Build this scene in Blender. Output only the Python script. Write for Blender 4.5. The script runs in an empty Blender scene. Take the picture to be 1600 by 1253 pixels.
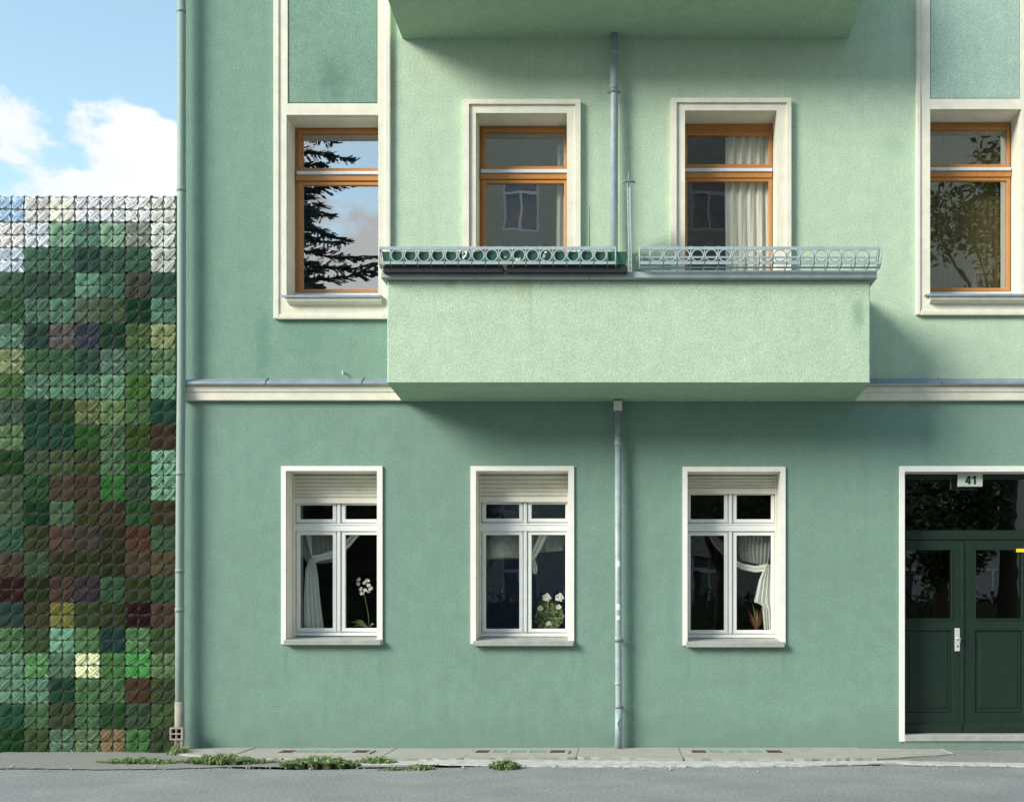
import bpy, bmesh, math, random
from mathutils import Vector, Matrix
random.seed(7)
S = bpy.context.scene
COL = S.collection
R = math.radians

# ------------------------------------------------------------------ camera
D = 13.0; PPM = 145.0; VX = 975.0; VY = 975.0; CZ = 1.36
cd = bpy.data.cameras.new('camera'); cam = bpy.data.objects.new('camera', cd); COL.objects.link(cam)
cam.location = (0, -D, CZ); cam.rotation_euler = (R(90), 0, 0)
cd.sensor_width = 36; cd.sensor_fit = 'HORIZONTAL'; cd.lens = 36 * D * PPM / 1600
cd.shift_x = (800 - VX) / 1600; cd.shift_y = (VY - 626.5) / 1600
cd.clip_start = 0.1; cd.clip_end = 2000
S.camera = cam
# ------------------------------------------------------------------ light
SUN = Vector((-1.5, -1.0, .94)).normalized()          # towards the sun
el = math.asin(SUN.z)
sd = bpy.data.lights.new('sun', 'SUN'); sd.energy = 2.75; sd.angle = R(24); sd.color = (1.0, 0.95, 0.84)
so = bpy.data.objects.new('sun', sd); COL.objects.link(so)
so.rotation_euler = SUN.to_track_quat('Z', 'Y').to_euler(); so.location = (-20, -20, 20)
w = bpy.data.worlds.new('World'); S.world = w; w.use_nodes = True
nt = w.node_tree; nt.nodes.clear(); N = nt.nodes.new; L = nt.links.new
sky = N('ShaderNodeTexSky'); sky.sky_type = 'NISHITA'; sky.sun_disc = False
sky.sun_elevation = el; sky.sun_rotation = math.atan2(SUN.x, SUN.y) % (2 * math.pi)
sky.air_density = 1.0; sky.dust_density = 0.6; sky.ozone_density = 1.0
tc = N('ShaderNodeTexCoord'); sep = N('ShaderNodeSeparateXYZ'); L(tc.outputs['Generated'], sep.inputs[0])
mp = N('ShaderNodeMapping'); mp.inputs['Scale'].default_value = (1, 1, 1.5); mp.inputs['Location'].default_value = (2.2, 6.3, .5)
L(tc.outputs['Generated'], mp.inputs[0])
n1 = N('ShaderNodeTexNoise'); n1.inputs['Scale'].default_value = 3.0; n1.inputs['Detail'].default_value = 11; n1.inputs['Roughness'].default_value = .54
L(mp.outputs[0], n1.inputs['Vector'])
m1 = N('ShaderNodeMath'); m1.operation = 'MULTIPLY_ADD'; m1.inputs[1].default_value = .55; m1.inputs[2].default_value = 0.062
L(n1.outputs['Fac'], m1.inputs[0])
m2 = N('ShaderNodeMath'); m2.operation = 'SUBTRACT'; L(m1.outputs[0], m2.inputs[0]); L(sep.outputs['Z'], m2.inputs[1])
mr = N('ShaderNodeMapRange'); mr.interpolation_type = 'SMOOTHSTEP'; mr.inputs['From Min'].default_value = -.004; mr.inputs['From Max'].default_value = .011
L(m2.outputs[0], mr.inputs['Value'])
n2 = N('ShaderNodeTexNoise'); n2.inputs['Scale'].default_value = 5; n2.inputs['Detail'].default_value = 6; L(mp.outputs[0], n2.inputs['Vector'])
cr = N('ShaderNodeValToRGB'); cr.color_ramp.elements[0].position = .3; cr.color_ramp.elements[0].color = (.84, .90, .96, 1)
cr.color_ramp.elements[1].position = .56; cr.color_ramp.elements[1].color = (1, 1, .98, 1); L(n2.outputs['Fac'], cr.inputs[0])
cm = N('ShaderNodeVectorMath'); cm.operation = 'SCALE'; cm.inputs['Scale'].default_value = 6.0; L(cr.outputs[0], cm.inputs[0])
sb = N('ShaderNodeVectorMath'); sb.operation = 'MULTIPLY'; sb.inputs[1].default_value = (2.0, 1.98, 1.62); L(sky.outputs[0], sb.inputs[0])
mx = N('ShaderNodeMix'); mx.data_type = 'RGBA'; L(mr.outputs[0], mx.inputs['Factor']); L(sb.outputs[0], mx.inputs['A']); L(cm.outputs[0], mx.inputs['B'])
bg = N('ShaderNodeBackground'); bg.inputs['Strength'].default_value = 0.10; L(mx.outputs['Result'], bg.inputs['Color'])
wo = N('ShaderNodeOutputWorld'); L(bg.outputs[0], wo.inputs[0])
S.view_settings.view_transform = 'Standard'; S.view_settings.look = 'None'
S.view_settings.exposure = 0.85; S.view_settings.gamma = 1.0; S.view_settings.use_curve_mapping = False
S.render.engine = 'CYCLES'

# ------------------------------------------------------------------ helpers
def PX(px, d=0): return (px - VX) * (D - d) / (D * PPM)
def PZ(py, d=0): return CZ + (VY - py) * (D - d) / (D * PPM)
def ground(px, py):                       # pixel on the ground (z=0) -> x, y
    d = D - D * (CZ * PPM) / (py - VY)
    return (px - VX) * (D - d) / (D * PPM), -d

def lin(c):
    return tuple(((v / 255) / 12.92 if v / 255 <= .04045 else ((v / 255 + .055) / 1.055) ** 2.4) for v in c)

class MB:
    def __init__(s): s.v = []; s.f = []; s.m = []; s.sm = []
    def add(s, vs, fs, mat=0, smooth=False):
        o = len(s.v); s.v += [tuple(v) for v in vs]
        for f in fs: s.f.append(tuple(i + o for i in f)); s.m.append(mat); s.sm.append(smooth)
    def box(s, x0, x1, y0, y1, z0, z1, mat=0):
        if x0 > x1: x0, x1 = x1, x0
        if y0 > y1: y0, y1 = y1, y0
        if z0 > z1: z0, z1 = z1, z0
        s.add([(x0,y0,z0),(x1,y0,z0),(x1,y1,z0),(x0,y1,z0),(x0,y0,z1),(x1,y0,z1),(x1,y1,z1),(x0,y1,z1)],
              [(0,3,2,1),(4,5,6,7),(0,1,5,4),(1,2,6,5),(2,3,7,6),(3,0,4,7)], mat)
    def pbox(s, px0, px1, py0, py1, d0, d1, mat=0):         # pixel rect measured on its front (larger d)
        d = max(d0, d1)
        s.box(PX(px0, d), PX(px1, d), -d0, -d1, PZ(py0, d), PZ(py1, d), mat)
    def tube(s, pts, r, n=8, mat=0, cap=True, smooth=True, flat=1.0):
        pts = [Vector(p) for p in pts]; rs = r if isinstance(r, (list, tuple)) else [r] * len(pts)
        vs = []; up = Vector((0.13, 0.21, 1)) if abs((pts[-1] - pts[0]).normalized().z) < .9 else Vector((0.2, 1, .1))
        for i, p in enumerate(pts):
            t = (pts[min(i + 1, len(pts) - 1)] - pts[max(i - 1, 0)])
            t = t.normalized() if t.length > 1e-9 else Vector((0, 0, 1))
            a = t.cross(up); a = a.normalized() if a.length > 1e-6 else Vector((1, 0, 0)); b = a.cross(t)
            for k in range(n):
                q = 2 * math.pi * k / n
                vs.append(p + a * math.cos(q) * rs[i] + b * math.sin(q) * rs[i] * flat)
        fs = []
        for i in range(len(pts) - 1):
            for k in range(n):
                fs.append((i*n+k, i*n+(k+1)%n, (i+1)*n+(k+1)%n, (i+1)*n+k))
        if cap: fs.append(tuple(range(n))[::-1]); fs.append(tuple((len(pts)-1)*n+k for k in range(n)))
        s.add(vs, fs, mat, smooth)
    def torus(s, c, R0, r, n=20, m=6, mat=0):               # ring standing in the XZ plane
        vs = []; fs = []
        for i in range(n):
            a = 2*math.pi*i/n
            for j in range(m):
                b = 2*math.pi*j/m; q = R0 + r*math.cos(b)
                vs.append((c[0]+q*math.cos(a), c[1]+r*math.sin(b), c[2]+q*math.sin(a)))
                fs.append((i*m+j, ((i+1)%n)*m+j, ((i+1)%n)*m+(j+1)%m, i*m+(j+1)%m))
        s.add(vs, fs, mat, True)
    def extrude(s, prof, x0, x1, mat=0, smooth=False):      # prof: (y,z) closed loop, along x
        n = len(prof); vs = [(x0, y, z) for y, z in prof] + [(x1, y, z) for y, z in prof]
        fs = [(i, (i+1) % n, (i+1) % n + n, i+n) for i in range(n)]
        s.add(vs, fs, mat, smooth); s.add(vs, [tuple(range(n))[::-1], tuple(range(n, 2*n))], mat)
    def plate(s, rect, holes, yf, yb, mat=0, hmat=None, back=True):   # slab facing -Y with rectangular holes
        x0, x1, z0, z1 = rect; hmat = mat if hmat is None else hmat
        xs = sorted({x0, x1} | {min(max(v, x0), x1) for h in holes for v in h[:2]})
        zs = sorted({z0, z1} | {min(max(v, z0), z1) for h in holes for v in h[2:]})
        for i in range(len(xs)-1):
            for j in range(len(zs)-1):
                cx = (xs[i]+xs[i+1])/2; cz = (zs[j]+zs[j+1])/2
                if any(h[0] < cx < h[1] and h[2] < cz < h[3] for h in holes): continue
                a, b, c, d = xs[i], xs[i+1], zs[j], zs[j+1]
                s.add([(a,yf,c),(b,yf,c),(b,yf,d),(a,yf,d)], [(0,1,2,3)], mat)
                if back: s.add([(a,yb,c),(b,yb,c),(b,yb,d),(a,yb,d)], [(3,2,1,0)], mat)
        for (a, b, c, d) in holes:
            v = [(a,yf,c),(b,yf,c),(b,yf,d),(a,yf,d),(a,yb,c),(b,yb,c),(b,yb,d),(a,yb,d)]
            s.add(v, [(0,4,5,1),(1,5,6,2),(2,6,7,3),(3,7,4,0)], hmat)
        a, b, c, d = x0, x1, z0, z1
        v = [(a,yf,c),(b,yf,c),(b,yf,d),(a,yf,d),(a,yb,c),(b,yb,c),(b,yb,d),(a,yb,d)]
        s.add(v, [(0,1,5,4),(1,2,6,5),(2,3,7,6),(3,0,4,7)], mat)
    def mesh(s, name, mats):
        me = bpy.data.meshes.new(name); me.from_pydata(s.v, [], s.f)
        for m in (mats if isinstance(mats, (list, tuple)) else [mats]): me.materials.append(m)
        me.polygons.foreach_set('material_index', s.m); me.polygons.foreach_set('use_smooth', s.sm)
        me.update(); return me
    def build(s, name, mats, parent=None, bevel=0, merge=False):
        me = s.mesh(name, mats)
        if merge or bevel:
            bm = bmesh.new(); bm.from_mesh(me); bmesh.ops.remove_doubles(bm, verts=bm.verts, dist=1e-5)
            bmesh.ops.recalc_face_normals(bm, faces=bm.faces); bm.to_mesh(me); bm.free()
        o = bpy.data.objects.new(name, me); COL.objects.link(o)
        if parent is not None:
            o.parent = parent
            o.matrix_parent_inverse = Matrix.Translation(-world_loc(parent))
        if bevel:
            b = o.modifiers.new('bevel', 'BEVEL'); b.width = bevel; b.segments = 2; b.limit_method = 'ANGLE'; b.angle_limit = R(40)
        return o
WL = {}
def world_loc(o): return WL.get(o.name, Vector((0, 0, 0)))
def tag(o, label=None, cat=None, group=None, kind=None):
    if label: o['label'] = label
    if cat: o['category'] = cat
    if group: o['group'] = group
    if kind: o['kind'] = kind
    return o
def empty(name, loc, label, cat, group=None):
    o = bpy.data.objects.new(name, None); COL.objects.link(o); o.location = loc; WL[o.name] = Vector(loc)
    o.empty_display_size = .2
    return tag(o, label, cat, group)

# ------------------------------------------------------------------ materials
def mat(name, color=(.5,.5,.5), rough=.7, metal=0, spec=.5):
    m = bpy.data.materials.new(name); m.use_nodes = True
    b = m.node_tree.nodes['Principled BSDF']
    b.inputs['Base Color'].default_value = (*color, 1); b.inputs['Roughness'].default_value = rough
    b.inputs['Metallic'].default_value = metal; b.inputs['Specular IOR Level'].default_value = spec
    return m, m.node_tree, b
def noise(t, scale, detail=4, rough=.55, vec=None):
    n = t.nodes.new('ShaderNodeTexNoise'); n.inputs['Scale'].default_value = scale; n.inputs['Detail'].default_value = detail
    n.inputs['Roughness'].default_value = rough
    if vec is None:
        g = t.nodes.new('ShaderNodeNewGeometry'); vec = g.outputs['Position']
    t.links.new(vec, n.inputs['Vector']); return n.outputs['Fac']
def ramp(t, fac, p0, c0, p1, c1):
    r = t.nodes.new('ShaderNodeValToRGB'); e = r.color_ramp.elements
    e[0].position = p0; e[0].color = (*c0, 1) if len(c0) == 3 else c0; e[1].position = p1; e[1].color = (*c1, 1) if len(c1) == 3 else c1
    t.links.new(fac, r.inputs[0]); return r.outputs[0]
def mixc(t, fac, a, b, mode='MIX'):
    m = t.nodes.new('ShaderNodeMix'); m.data_type = 'RGBA'; m.blend_type = mode
    for k, v in (('Factor', fac), ('A', a), ('B', b)):
        if hasattr(v, 'is_output'): t.links.new(v, m.inputs[k])
        elif isinstance(v, (int, float)): m.inputs[k].default_value = v
        else: m.inputs[k].default_value = (*v, 1)
    return m.outputs['Result']
def math_(t, op, a, b=None, c=None):
    m = t.nodes.new('ShaderNodeMath'); m.operation = op
    for i, v in enumerate((a, b, c)):
        if v is None: continue
        if hasattr(v, 'is_output'): t.links.new(v, m.inputs[i])
        else: m.inputs[i].default_value = v
    return m.outputs[0]
def bump(t, b, h, strength, dist, prev=None):
    n = t.nodes.new('ShaderNodeBump'); n.inputs['Strength'].default_value = strength; n.inputs['Distance'].default_value = dist
    t.links.new(h, n.inputs['Height'])
    if prev is not None: t.links.new(prev, n.inputs['Normal'])
    t.links.new(n.outputs[0], b.inputs['Normal']); return n.outputs[0]
def stain(t, x, z, rx, rz, seed=0, amount=1.0):
    g = t.nodes.new('ShaderNodeNewGeometry'); mpn = t.nodes.new('ShaderNodeMapping'); mpn.vector_type = 'TEXTURE'
    mpn.inputs['Location'].default_value = (x, 0, z); mpn.inputs['Scale'].default_value = (rx, 60, rz)
    t.links.new(g.outputs['Position'], mpn.inputs[0])
    ln = t.nodes.new('ShaderNodeVectorMath'); ln.operation = 'LENGTH'; t.links.new(mpn.outputs[0], ln.inputs[0])
    nn = noise(t, 9, 5, .65)
    s = math_(t, 'MULTIPLY_ADD', nn, 1.6, -.8); a = math_(t, 'ADD', ln.outputs['Value'], s)
    r = t.nodes.new('ShaderNodeMapRange'); r.interpolation_type = 'SMOOTHSTEP'
    r.inputs['From Min'].default_value = 1.1; r.inputs['From Max'].default_value = .1; r.inputs['To Max'].default_value = amount
    t.links.new(a, r.inputs['Value']); return r.outputs[0]
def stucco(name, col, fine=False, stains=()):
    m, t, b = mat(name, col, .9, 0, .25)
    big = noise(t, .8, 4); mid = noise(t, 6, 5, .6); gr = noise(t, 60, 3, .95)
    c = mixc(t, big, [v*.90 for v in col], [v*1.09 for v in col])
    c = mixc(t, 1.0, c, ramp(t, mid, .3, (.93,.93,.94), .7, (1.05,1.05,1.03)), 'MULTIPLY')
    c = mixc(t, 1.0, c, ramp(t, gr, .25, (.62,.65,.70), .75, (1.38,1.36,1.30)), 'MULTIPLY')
    # faint vertical water streaks
    g = t.nodes.new('ShaderNodeNewGeometry'); mp_ = t.nodes.new('ShaderNodeMapping'); mp_.inputs['Scale'].default_value = (5, 1, .35)
    t.links.new(g.outputs['Position'], mp_.inputs[0]); st = noise(t, 2.2, 6, .6, mp_.outputs[0])
    c = mixc(t, 1.0, c, ramp(t, st, .38, (.965,.975,.975), .55, (1.0,1.0,1.0)), 'MULTIPLY')
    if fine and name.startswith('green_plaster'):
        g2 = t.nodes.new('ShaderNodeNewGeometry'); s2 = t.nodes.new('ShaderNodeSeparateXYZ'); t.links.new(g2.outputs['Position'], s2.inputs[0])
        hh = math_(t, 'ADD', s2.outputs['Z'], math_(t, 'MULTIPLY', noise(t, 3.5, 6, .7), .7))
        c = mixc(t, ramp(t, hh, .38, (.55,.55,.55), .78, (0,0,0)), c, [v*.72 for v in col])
    for (x, z, rx, rz, colr, amt) in stains:
        c = mixc(t, stain(t, x, z, rx, rz, 0, amt), c, colr)
    t.links.new(c, b.inputs['Base Color'])
    v = t.nodes.new('ShaderNodeTexVoronoi'); v.inputs['Scale'].default_value = 110 if fine else 70
    g = t.nodes.new('ShaderNodeNewGeometry'); t.links.new(g.outputs['Position'], v.inputs['Vector'])
    n = noise(t, 80 if fine else 52, 4, .75)
    h = math_(t, 'ADD', n, math_(t, 'MULTIPLY', v.outputs['Distance'], .5))
    p = bump(t, b, h, .3 if fine else .42, .010 if fine else .010)
    bump(t, b, noise(t, 1.6, 3), .25, .05, p)
    return m
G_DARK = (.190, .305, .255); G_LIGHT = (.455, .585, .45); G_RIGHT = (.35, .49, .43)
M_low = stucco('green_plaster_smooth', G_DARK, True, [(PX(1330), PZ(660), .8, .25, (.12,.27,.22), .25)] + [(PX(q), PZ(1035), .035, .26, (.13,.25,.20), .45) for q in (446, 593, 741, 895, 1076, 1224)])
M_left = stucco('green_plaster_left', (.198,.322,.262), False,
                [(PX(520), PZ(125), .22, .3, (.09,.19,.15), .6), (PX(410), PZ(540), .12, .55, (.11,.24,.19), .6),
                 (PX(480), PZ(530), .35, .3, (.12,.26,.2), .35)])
M_light = stucco('light_green_plaster', G_LIGHT, False,
                 [(PX(1318), PZ(520), .10, .22, (.22,.36,.24), .7), (PX(825), PZ(470), .12, .3, (.36,.42,.20), .55),
                  (PX(722), PZ(478), .08, .05, (.2,.3,.16), .5), (PX(838), PZ(480), .035, .55, (.33,.42,.28), .5), (PX(1120), PZ(455), .05, .3, (.34,.46,.34), .4), (PX(1395), PZ(230), .25, .15, (.27,.45,.33), .35)])
M_right = stucco('green_plaster_right', G_RIGHT, False)
M_base = stucco('green_step_paint', (.17,.25,.215), True)
def paint(name, col, rough=.5, dirt=.12, bs=40, bstr=.08):
    m, t, b = mat(name, col, rough)
    n = noise(t, 7, 6, .65); c = mixc(t, ramp(t, n, .35, (0,0,0), .75, (1,1,1)), [v*(1-dirt) for v in col], [min(v*1.05, .9) for v in col])
    t.links.new(c, b.inputs['Base Color']); bump(t, b, noise(t, bs, 3), bstr, .01)
    return m
M_cream = paint('cream_trim_paint', (.76,.745,.63), .75, .12, 60, .25)
M_white = paint('white_window_paint', (.78,.80,.80), .4, .06, 30, .04)
M_trimw = paint('white_trim_paint', (.80,.80,.76), .7, .07, 60, .2)
M_shut = paint('shutter_white', (.74,.73,.64), .5, .08, 30, .05)
M_alu = paint('aluminium_strip', (.66,.70,.76), .4, .08, 30, .03)
M_zinc = paint('zinc_flashing', (.25,.31,.37), .5, .28, 20, .1)
M_pipe = paint('grey_pipe_paint', (.36,.45,.48), .45, .3, 25, .1)
M_band = paint('pipe_clip_metal', (.26,.27,.25), .5, .35)
M_cap = paint('balcony_cap_grey', (.36,.43,.43), .6, .22, 40, .15)
M_rail = paint('rail_grey_paint', (.36,.45,.48), .5, .2)
M_black = paint('black_plastic_and_shade', (.012,.013,.013), .6, .2)  # black plastic, also the painted shade of the needle holes
M_boxg = paint('green_planter_plastic', (.03,.13,.09), .45, .2)
M_room = paint('room_wall_paint', (.22,.20,.18), .9, .3)
M_blue_reflect = paint('room_blue_reflection', (.10,.17,.38), .9, .3)  # blue on the room walls stands in for a reflected facade
M_stone = paint('threshold_stone', (.38,.40,.38), .8, .25, 60, .3)
M_hole = paint('hollow_brick_clay', (.42,.36,.32), .85, .35, 60, .3)
M_rust = paint('rusty_iron', (.16,.08,.05), .9, .5, 60, .4)
M_sticker = paint('white_sticker', (.75,.78,.78), .6, .1)
M_yellow = paint('yellow_sticker', (.75,.62,.02), .6, .1)
M_sign = paint('number_plate_enamel', (.50,.58,.50), .3, .06)
M_ink = paint('number_black', (.012,.012,.015), .5, .05)
M_handle = paint('door_handle_metal', (.55,.57,.55), .3, .15)
M_bark = paint('bark', (.07,.05,.035), .95, .5, 30, .8)
# green door: dark, glossy worn
M_door, t, b = mat('dark_green_door_paint', (.007,.023,.015), .42, 0, .5)
t.links.new(mixc(t, noise(t, 9, 6, .7), (.005,.016,.011), (.011,.032,.021)), b.inputs['Base Color']); bump(t, b, noise(t, 50, 3), .12, .01)
# left pipe: green at the top, bare and dirty towards the foot
M_lpipe, t, b = mat('weathered_green_pipe', (.2,.3,.26), .6)
g = t.nodes.new('ShaderNodeNewGeometry'); s_ = t.nodes.new('ShaderNodeSeparateXYZ'); t.links.new(g.outputs['Position'], s_.inputs[0])
f = math_(t, 'ADD', s_.outputs['Z'], math_(t, 'MULTIPLY', noise(t, 4, 5, .7), .9))
c = mixc(t, ramp(t, math_(t, 'MULTIPLY', f, .25), .14, (1,1,1), .34, (0,0,0)), (.23,.32,.28), (.40,.42,.38))
c = mixc(t, ramp(t, noise(t, 16, 5, .7), .55, (0,0,0), .7, (1,1,1)), c, (.30,.36,.31)); t.links.new(c, b.inputs['Base Color']); bump(t, b, noise(t, 30, 4), .2, .01)
# wood
M_wood, t, b = mat('orange_varnished_wood', (.5,.2,.04), .38)
g = t.nodes.new('ShaderNodeNewGeometry'); mp_ = t.nodes.new('ShaderNodeMapping'); mp_.inputs['Scale'].default_value = (30, 30, 3)
t.links.new(g.outputs['Position'], mp_.inputs[0])
t.links.new(mixc(t, noise(t, 2, 5, .6, mp_.outputs[0]), (.33,.13,.035), (.60,.27,.07)), b.inputs['Base Color']); bump(t, b, noise(t, 3, 4, .6, mp_.outputs[0]), .1, .005)
# glass
def glass(name, refl, tint=(.75,.8,.78)):
    m = bpy.data.materials.new(name); m.use_nodes = True; t = m.node_tree; t.nodes.clear()
    tr = t.nodes.new('ShaderNodeBsdfTransparent'); tr.inputs[0].default_value = (*tint, 1)
    gl = t.nodes.new('ShaderNodeBsdfGlossy'); gl.inputs['Roughness'].default_value = .004; gl.inputs[0].default_value = (.95,.97,1,1)
    g_ = t.nodes.new('ShaderNodeNewGeometry'); dt = t.nodes.new('ShaderNodeVectorMath'); dt.operation = 'DOT_PRODUCT'
    t.links.new(g_.outputs['Incoming'], dt.inputs[0]); t.links.new(g_.outputs['Normal'], dt.inputs[1])
    gz = math_(t, 'POWER', math_(t, 'SUBTRACT', 1.0, math_(t, 'ABSOLUTE', dt.outputs['Value'])), 5.0)
    f = math_(t, 'MULTIPLY_ADD', gz, 1-refl, refl)
    nb = t.nodes.new('ShaderNodeBump'); nb.inputs['Strength'].default_value = .04; nb.inputs['Distance'].default_value = .02
    t.links.new(noise(t, 2.0, 2), nb.inputs['Height']); t.links.new(nb.outputs[0], gl.inputs['Normal'])
    mx = t.nodes.new('ShaderNodeMixShader'); t.links.new(f, mx.inputs[0]); t.links.new(tr.outputs[0], mx.inputs[1]); t.links.new(gl.outputs[0], mx.inputs[2])
    o = t.nodes.new('ShaderNodeOutputMaterial'); t.links.new(mx.outputs[0], o.inputs[0]); return m
M_glass = glass('coated_window_glass', .42); M_glass2 = glass('old_window_glass', .13, (.95,.96,.95)); M_gdoor = glass('dusty_door_glass', .22, (.5,.52,.5))
M_glassB = glass('french_window_glass', .36, (.8,.82,.8)); M_glassC = glass('clear_window_glass', .13, (.96,.97,.96))
# sheer cloth
def cloth(name, col, alpha, trans=.35):
    m, t, b = mat(name, col, .9, 0, .1); b.inputs['Alpha'].default_value = alpha
    t.links.new(mixc(t, noise(t, 25, 5, .7), [v*.8 for v in col], col), b.inputs['Base Color'])
    tl = t.nodes.new('ShaderNodeBsdfTranslucent'); tl.inputs[0].default_value = (*col, 1)
    tp = t.nodes.new('ShaderNodeBsdfTransparent'); mx = t.nodes.new('ShaderNodeMixShader'); mx.inputs[0].default_value = trans
    mx2 = t.nodes.new('ShaderNodeMixShader'); mx2.inputs[0].default_value = alpha; b.inputs['Alpha'].default_value = 1
    t.links.new(b.outputs[0], mx.inputs[1]); t.links.new(tl.outputs[0], mx.inputs[2])
    t.links.new(tp.outputs[0], mx2.inputs[1]); t.links.new(mx.outputs[0], mx2.inputs[2])
    t.links.new(mx2.outputs[0], t.nodes['Material Output'].inputs[0]); return m
M_sheer = cloth('sheer_white_cloth', (.86,.90,.84), .95, .1); M_curt = cloth('white_curtain_cloth', (.88,.89,.80), .98, .15)
M_lace = cloth('thin_lace', (.7,.75,.7), .45, .2); M_net = cloth('woven_brown_blind', (.36,.30,.14), .95, .15)
M_gcurt = cloth('grey_curtain_cloth', (.4,.45,.45), .9, .1)
# yarn
M_yarn, t, b = mat('embroidery_yarn', (.5,.5,.5), .8, 0, .12)
oi = t.nodes.new('ShaderNodeObjectInfo'); at = t.nodes.new('ShaderNodeAttribute'); at.attribute_name = 'shade'
t.links.new(mixc(t, 1.0, oi.outputs['Color'], at.outputs['Color'], 'MULTIPLY'), b.inputs['Base Color'])
wv = noise(t, 220, 3, .6); bump(t, b, wv, .5, .004)
M_canvas, t, b = mat('gap_shaded_canvas', (.5,.5,.5), .9)
oi = t.nodes.new('ShaderNodeObjectInfo'); c = mixc(t, 1.0, oi.outputs['Color'], (.20,.22,.20), 'MULTIPLY')  # yarn colour darkened on the canvas as shade in the gaps between stitches
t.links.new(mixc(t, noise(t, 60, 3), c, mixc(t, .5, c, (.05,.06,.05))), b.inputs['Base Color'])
M_back = paint('panel_backing_cloth', (.05,.07,.055), .9, .3)
# ground
M_road, t, b = mat('worn_asphalt', (.12,.13,.14), .9)
gr = noise(t, 34, 4, .9); bg_ = noise(t, 1.3, 6, .6)
c = mixc(t, ramp(t, gr, .3, (0,0,0), .7, (1,1,1)), (.10,.112,.114), (.45,.46,.445))
c = mixc(t, 1.0, c, ramp(t, bg_, .3, (.82,.83,.86), .7, (1.12,1.12,1.1)), 'MULTIPLY'); t.links.new(c, b.inputs['Base Color'])
bump(t, b, noise(t, 90, 3, .7), .8, .012)
M_conc, t, b = mat('weathered_concrete', (.3,.3,.27), .9)
c = mixc(t, noise(t, 4, 7, .7), (.27,.27,.23), (.47,.46,.41)); c = mixc(t, 1.0, c, ramp(t, noise(t, 140, 2), .3, (.8,.8,.8), .7, (1.15,1.15,1.15)), 'MULTIPLY')
t.links.new(c, b.inputs['Base Color']); bump(t, b, noise(t, 40, 5, .7), .5, .01)
M_curb, t, b = mat('pale_worn_strip', (.5,.5,.48), .9)
t.links.new(mixc(t, ramp(t, noise(t, 9, 7, .75), .38, (0,0,0), .62, (1,1,1)), (.36,.37,.34), (.60,.61,.58)), b.inputs['Base Color']); bump(t, b, noise(t, 60, 4), .4, .01)
M_verge, t, b = mat('dusty_verge', (.25,.25,.22), .95)
t.links.new(mixc(t, noise(t, 12, 6, .7), (.17,.18,.16), (.33,.33,.30)), b.inputs['Base Color']); bump(t, b, noise(t, 60, 4), .7, .02)
M_frost = paint('frosted_light_block', (.24,.36,.36), .35, .2, 50, .2)
def leafmat(name, c0, c1):
    m, t, b = mat(name, c0, .6); t.links.new(mixc(t, noise(t, 3, 5, .7), c0, c1), b.inputs['Base Color']); return m
M_grass = leafmat('weed_green', (.07,.15,.05), (.30,.36,.14)); M_leaf = leafmat('tree_leaf', (.03,.06,.015), (.08,.11,.035))
M_needle = leafmat('conifer_needle', (.02,.045,.04), (.07,.12,.11)); M_hedge = leafmat('hedge_leaf', (.03,.06,.015), (.07,.09,.03))
M_petal = paint('white_petal', (.8,.8,.72), .6, .05); M_pink = paint('pink_petal', (.7,.5,.6), .6, .1)
M_red = paint('reddish_dry_leaf', (.3,.08,.04), .7, .3)
M_opp = stucco('beige_render_opposite', (.52,.52,.42), True)
M_roof = paint('roof_tile_brown', (.12,.07,.05), .9, .3)

# ------------------------------------------------------------------ setting: ground
def sheet(name, polys, m, z, kind='structure', bev=0, thick=0):
    mb = MB()
    for poly in polys:
        n = len(poly)
        mb.add([(x, y, z) for x, y in poly], [tuple(range(n))])
        if thick:
            v = [(x, y, z) for x, y in poly] + [(x, y, z - thick) for x, y in poly]
            mb.add(v, [(i, i+n, (i+1) % n + n, (i+1) % n) for i in range(n)])
    return tag(mb.build(name, m), kind=kind)
sheet('ground', [[(-600,-600),(600,-600),(600,600),(-600,600)]], M_verge, -.03)
# road as a strip of quads with a ragged inner edge
def ragged(pts, step=.06, amp=.02, seed=1):
    rnd = random.Random(seed); out = []
    for (a, b_) in zip(pts[:-1], pts[1:]):
        n = max(1, int((Vector(b_) - Vector(a)).length / step))
        for i in range(n):
            q = i / n; out.append((a[0]+(b_[0]-a[0])*q, a[1]+(b_[1]-a[1])*q + rnd.uniform(-amp, amp)))
    out.append(pts[-1]); return out
def strip(name, up, lo, m, z, thick=0, kind='structure'):  # up and lo: functions x->y sampled
    xs = [i*.05 for i in range(int(up[0][0]/.05), int(up[-1][0]/.05)+1)]
    def at(p, x):
        for a, b_ in zip(p[:-1], p[1:]):
            if a[0] <= x <= b_[0]:
                q = (x-a[0])/max(b_[0]-a[0], 1e-6); return a[1]+(b_[1]-a[1])*q
        return p[0][1] if x < p[0][0] else p[-1][1]
    rnd = random.Random(len(name)); mb = MB(); v = []; f = []; j = 0; k = 0
    for i, x in enumerate(xs):
        am_ = .010 if name == 'curb' else .018; j = j*.7 + rnd.uniform(-am_, am_); k = k*.7 + rnd.uniform(-am_, am_)
        yu = at(up, x) + (k if kind != 'flatup' else 0); yl = at(lo, x) + j
        v += [(x, yu, z), (x, yl, z), (x, yl, z-thick), (x, yu, z-thick)]
        if i:
            a = 4*(i-1); b_ = 4*i
            f.append((a, a+1, b_+1, b_)); f.append((a+1, a+2, b_+2, b_+1)); f.append((a+3, a, b_, b_+3))
    mb.add(v, f); return tag(mb.build(name, m), kind='structure')
GP = ground
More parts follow.
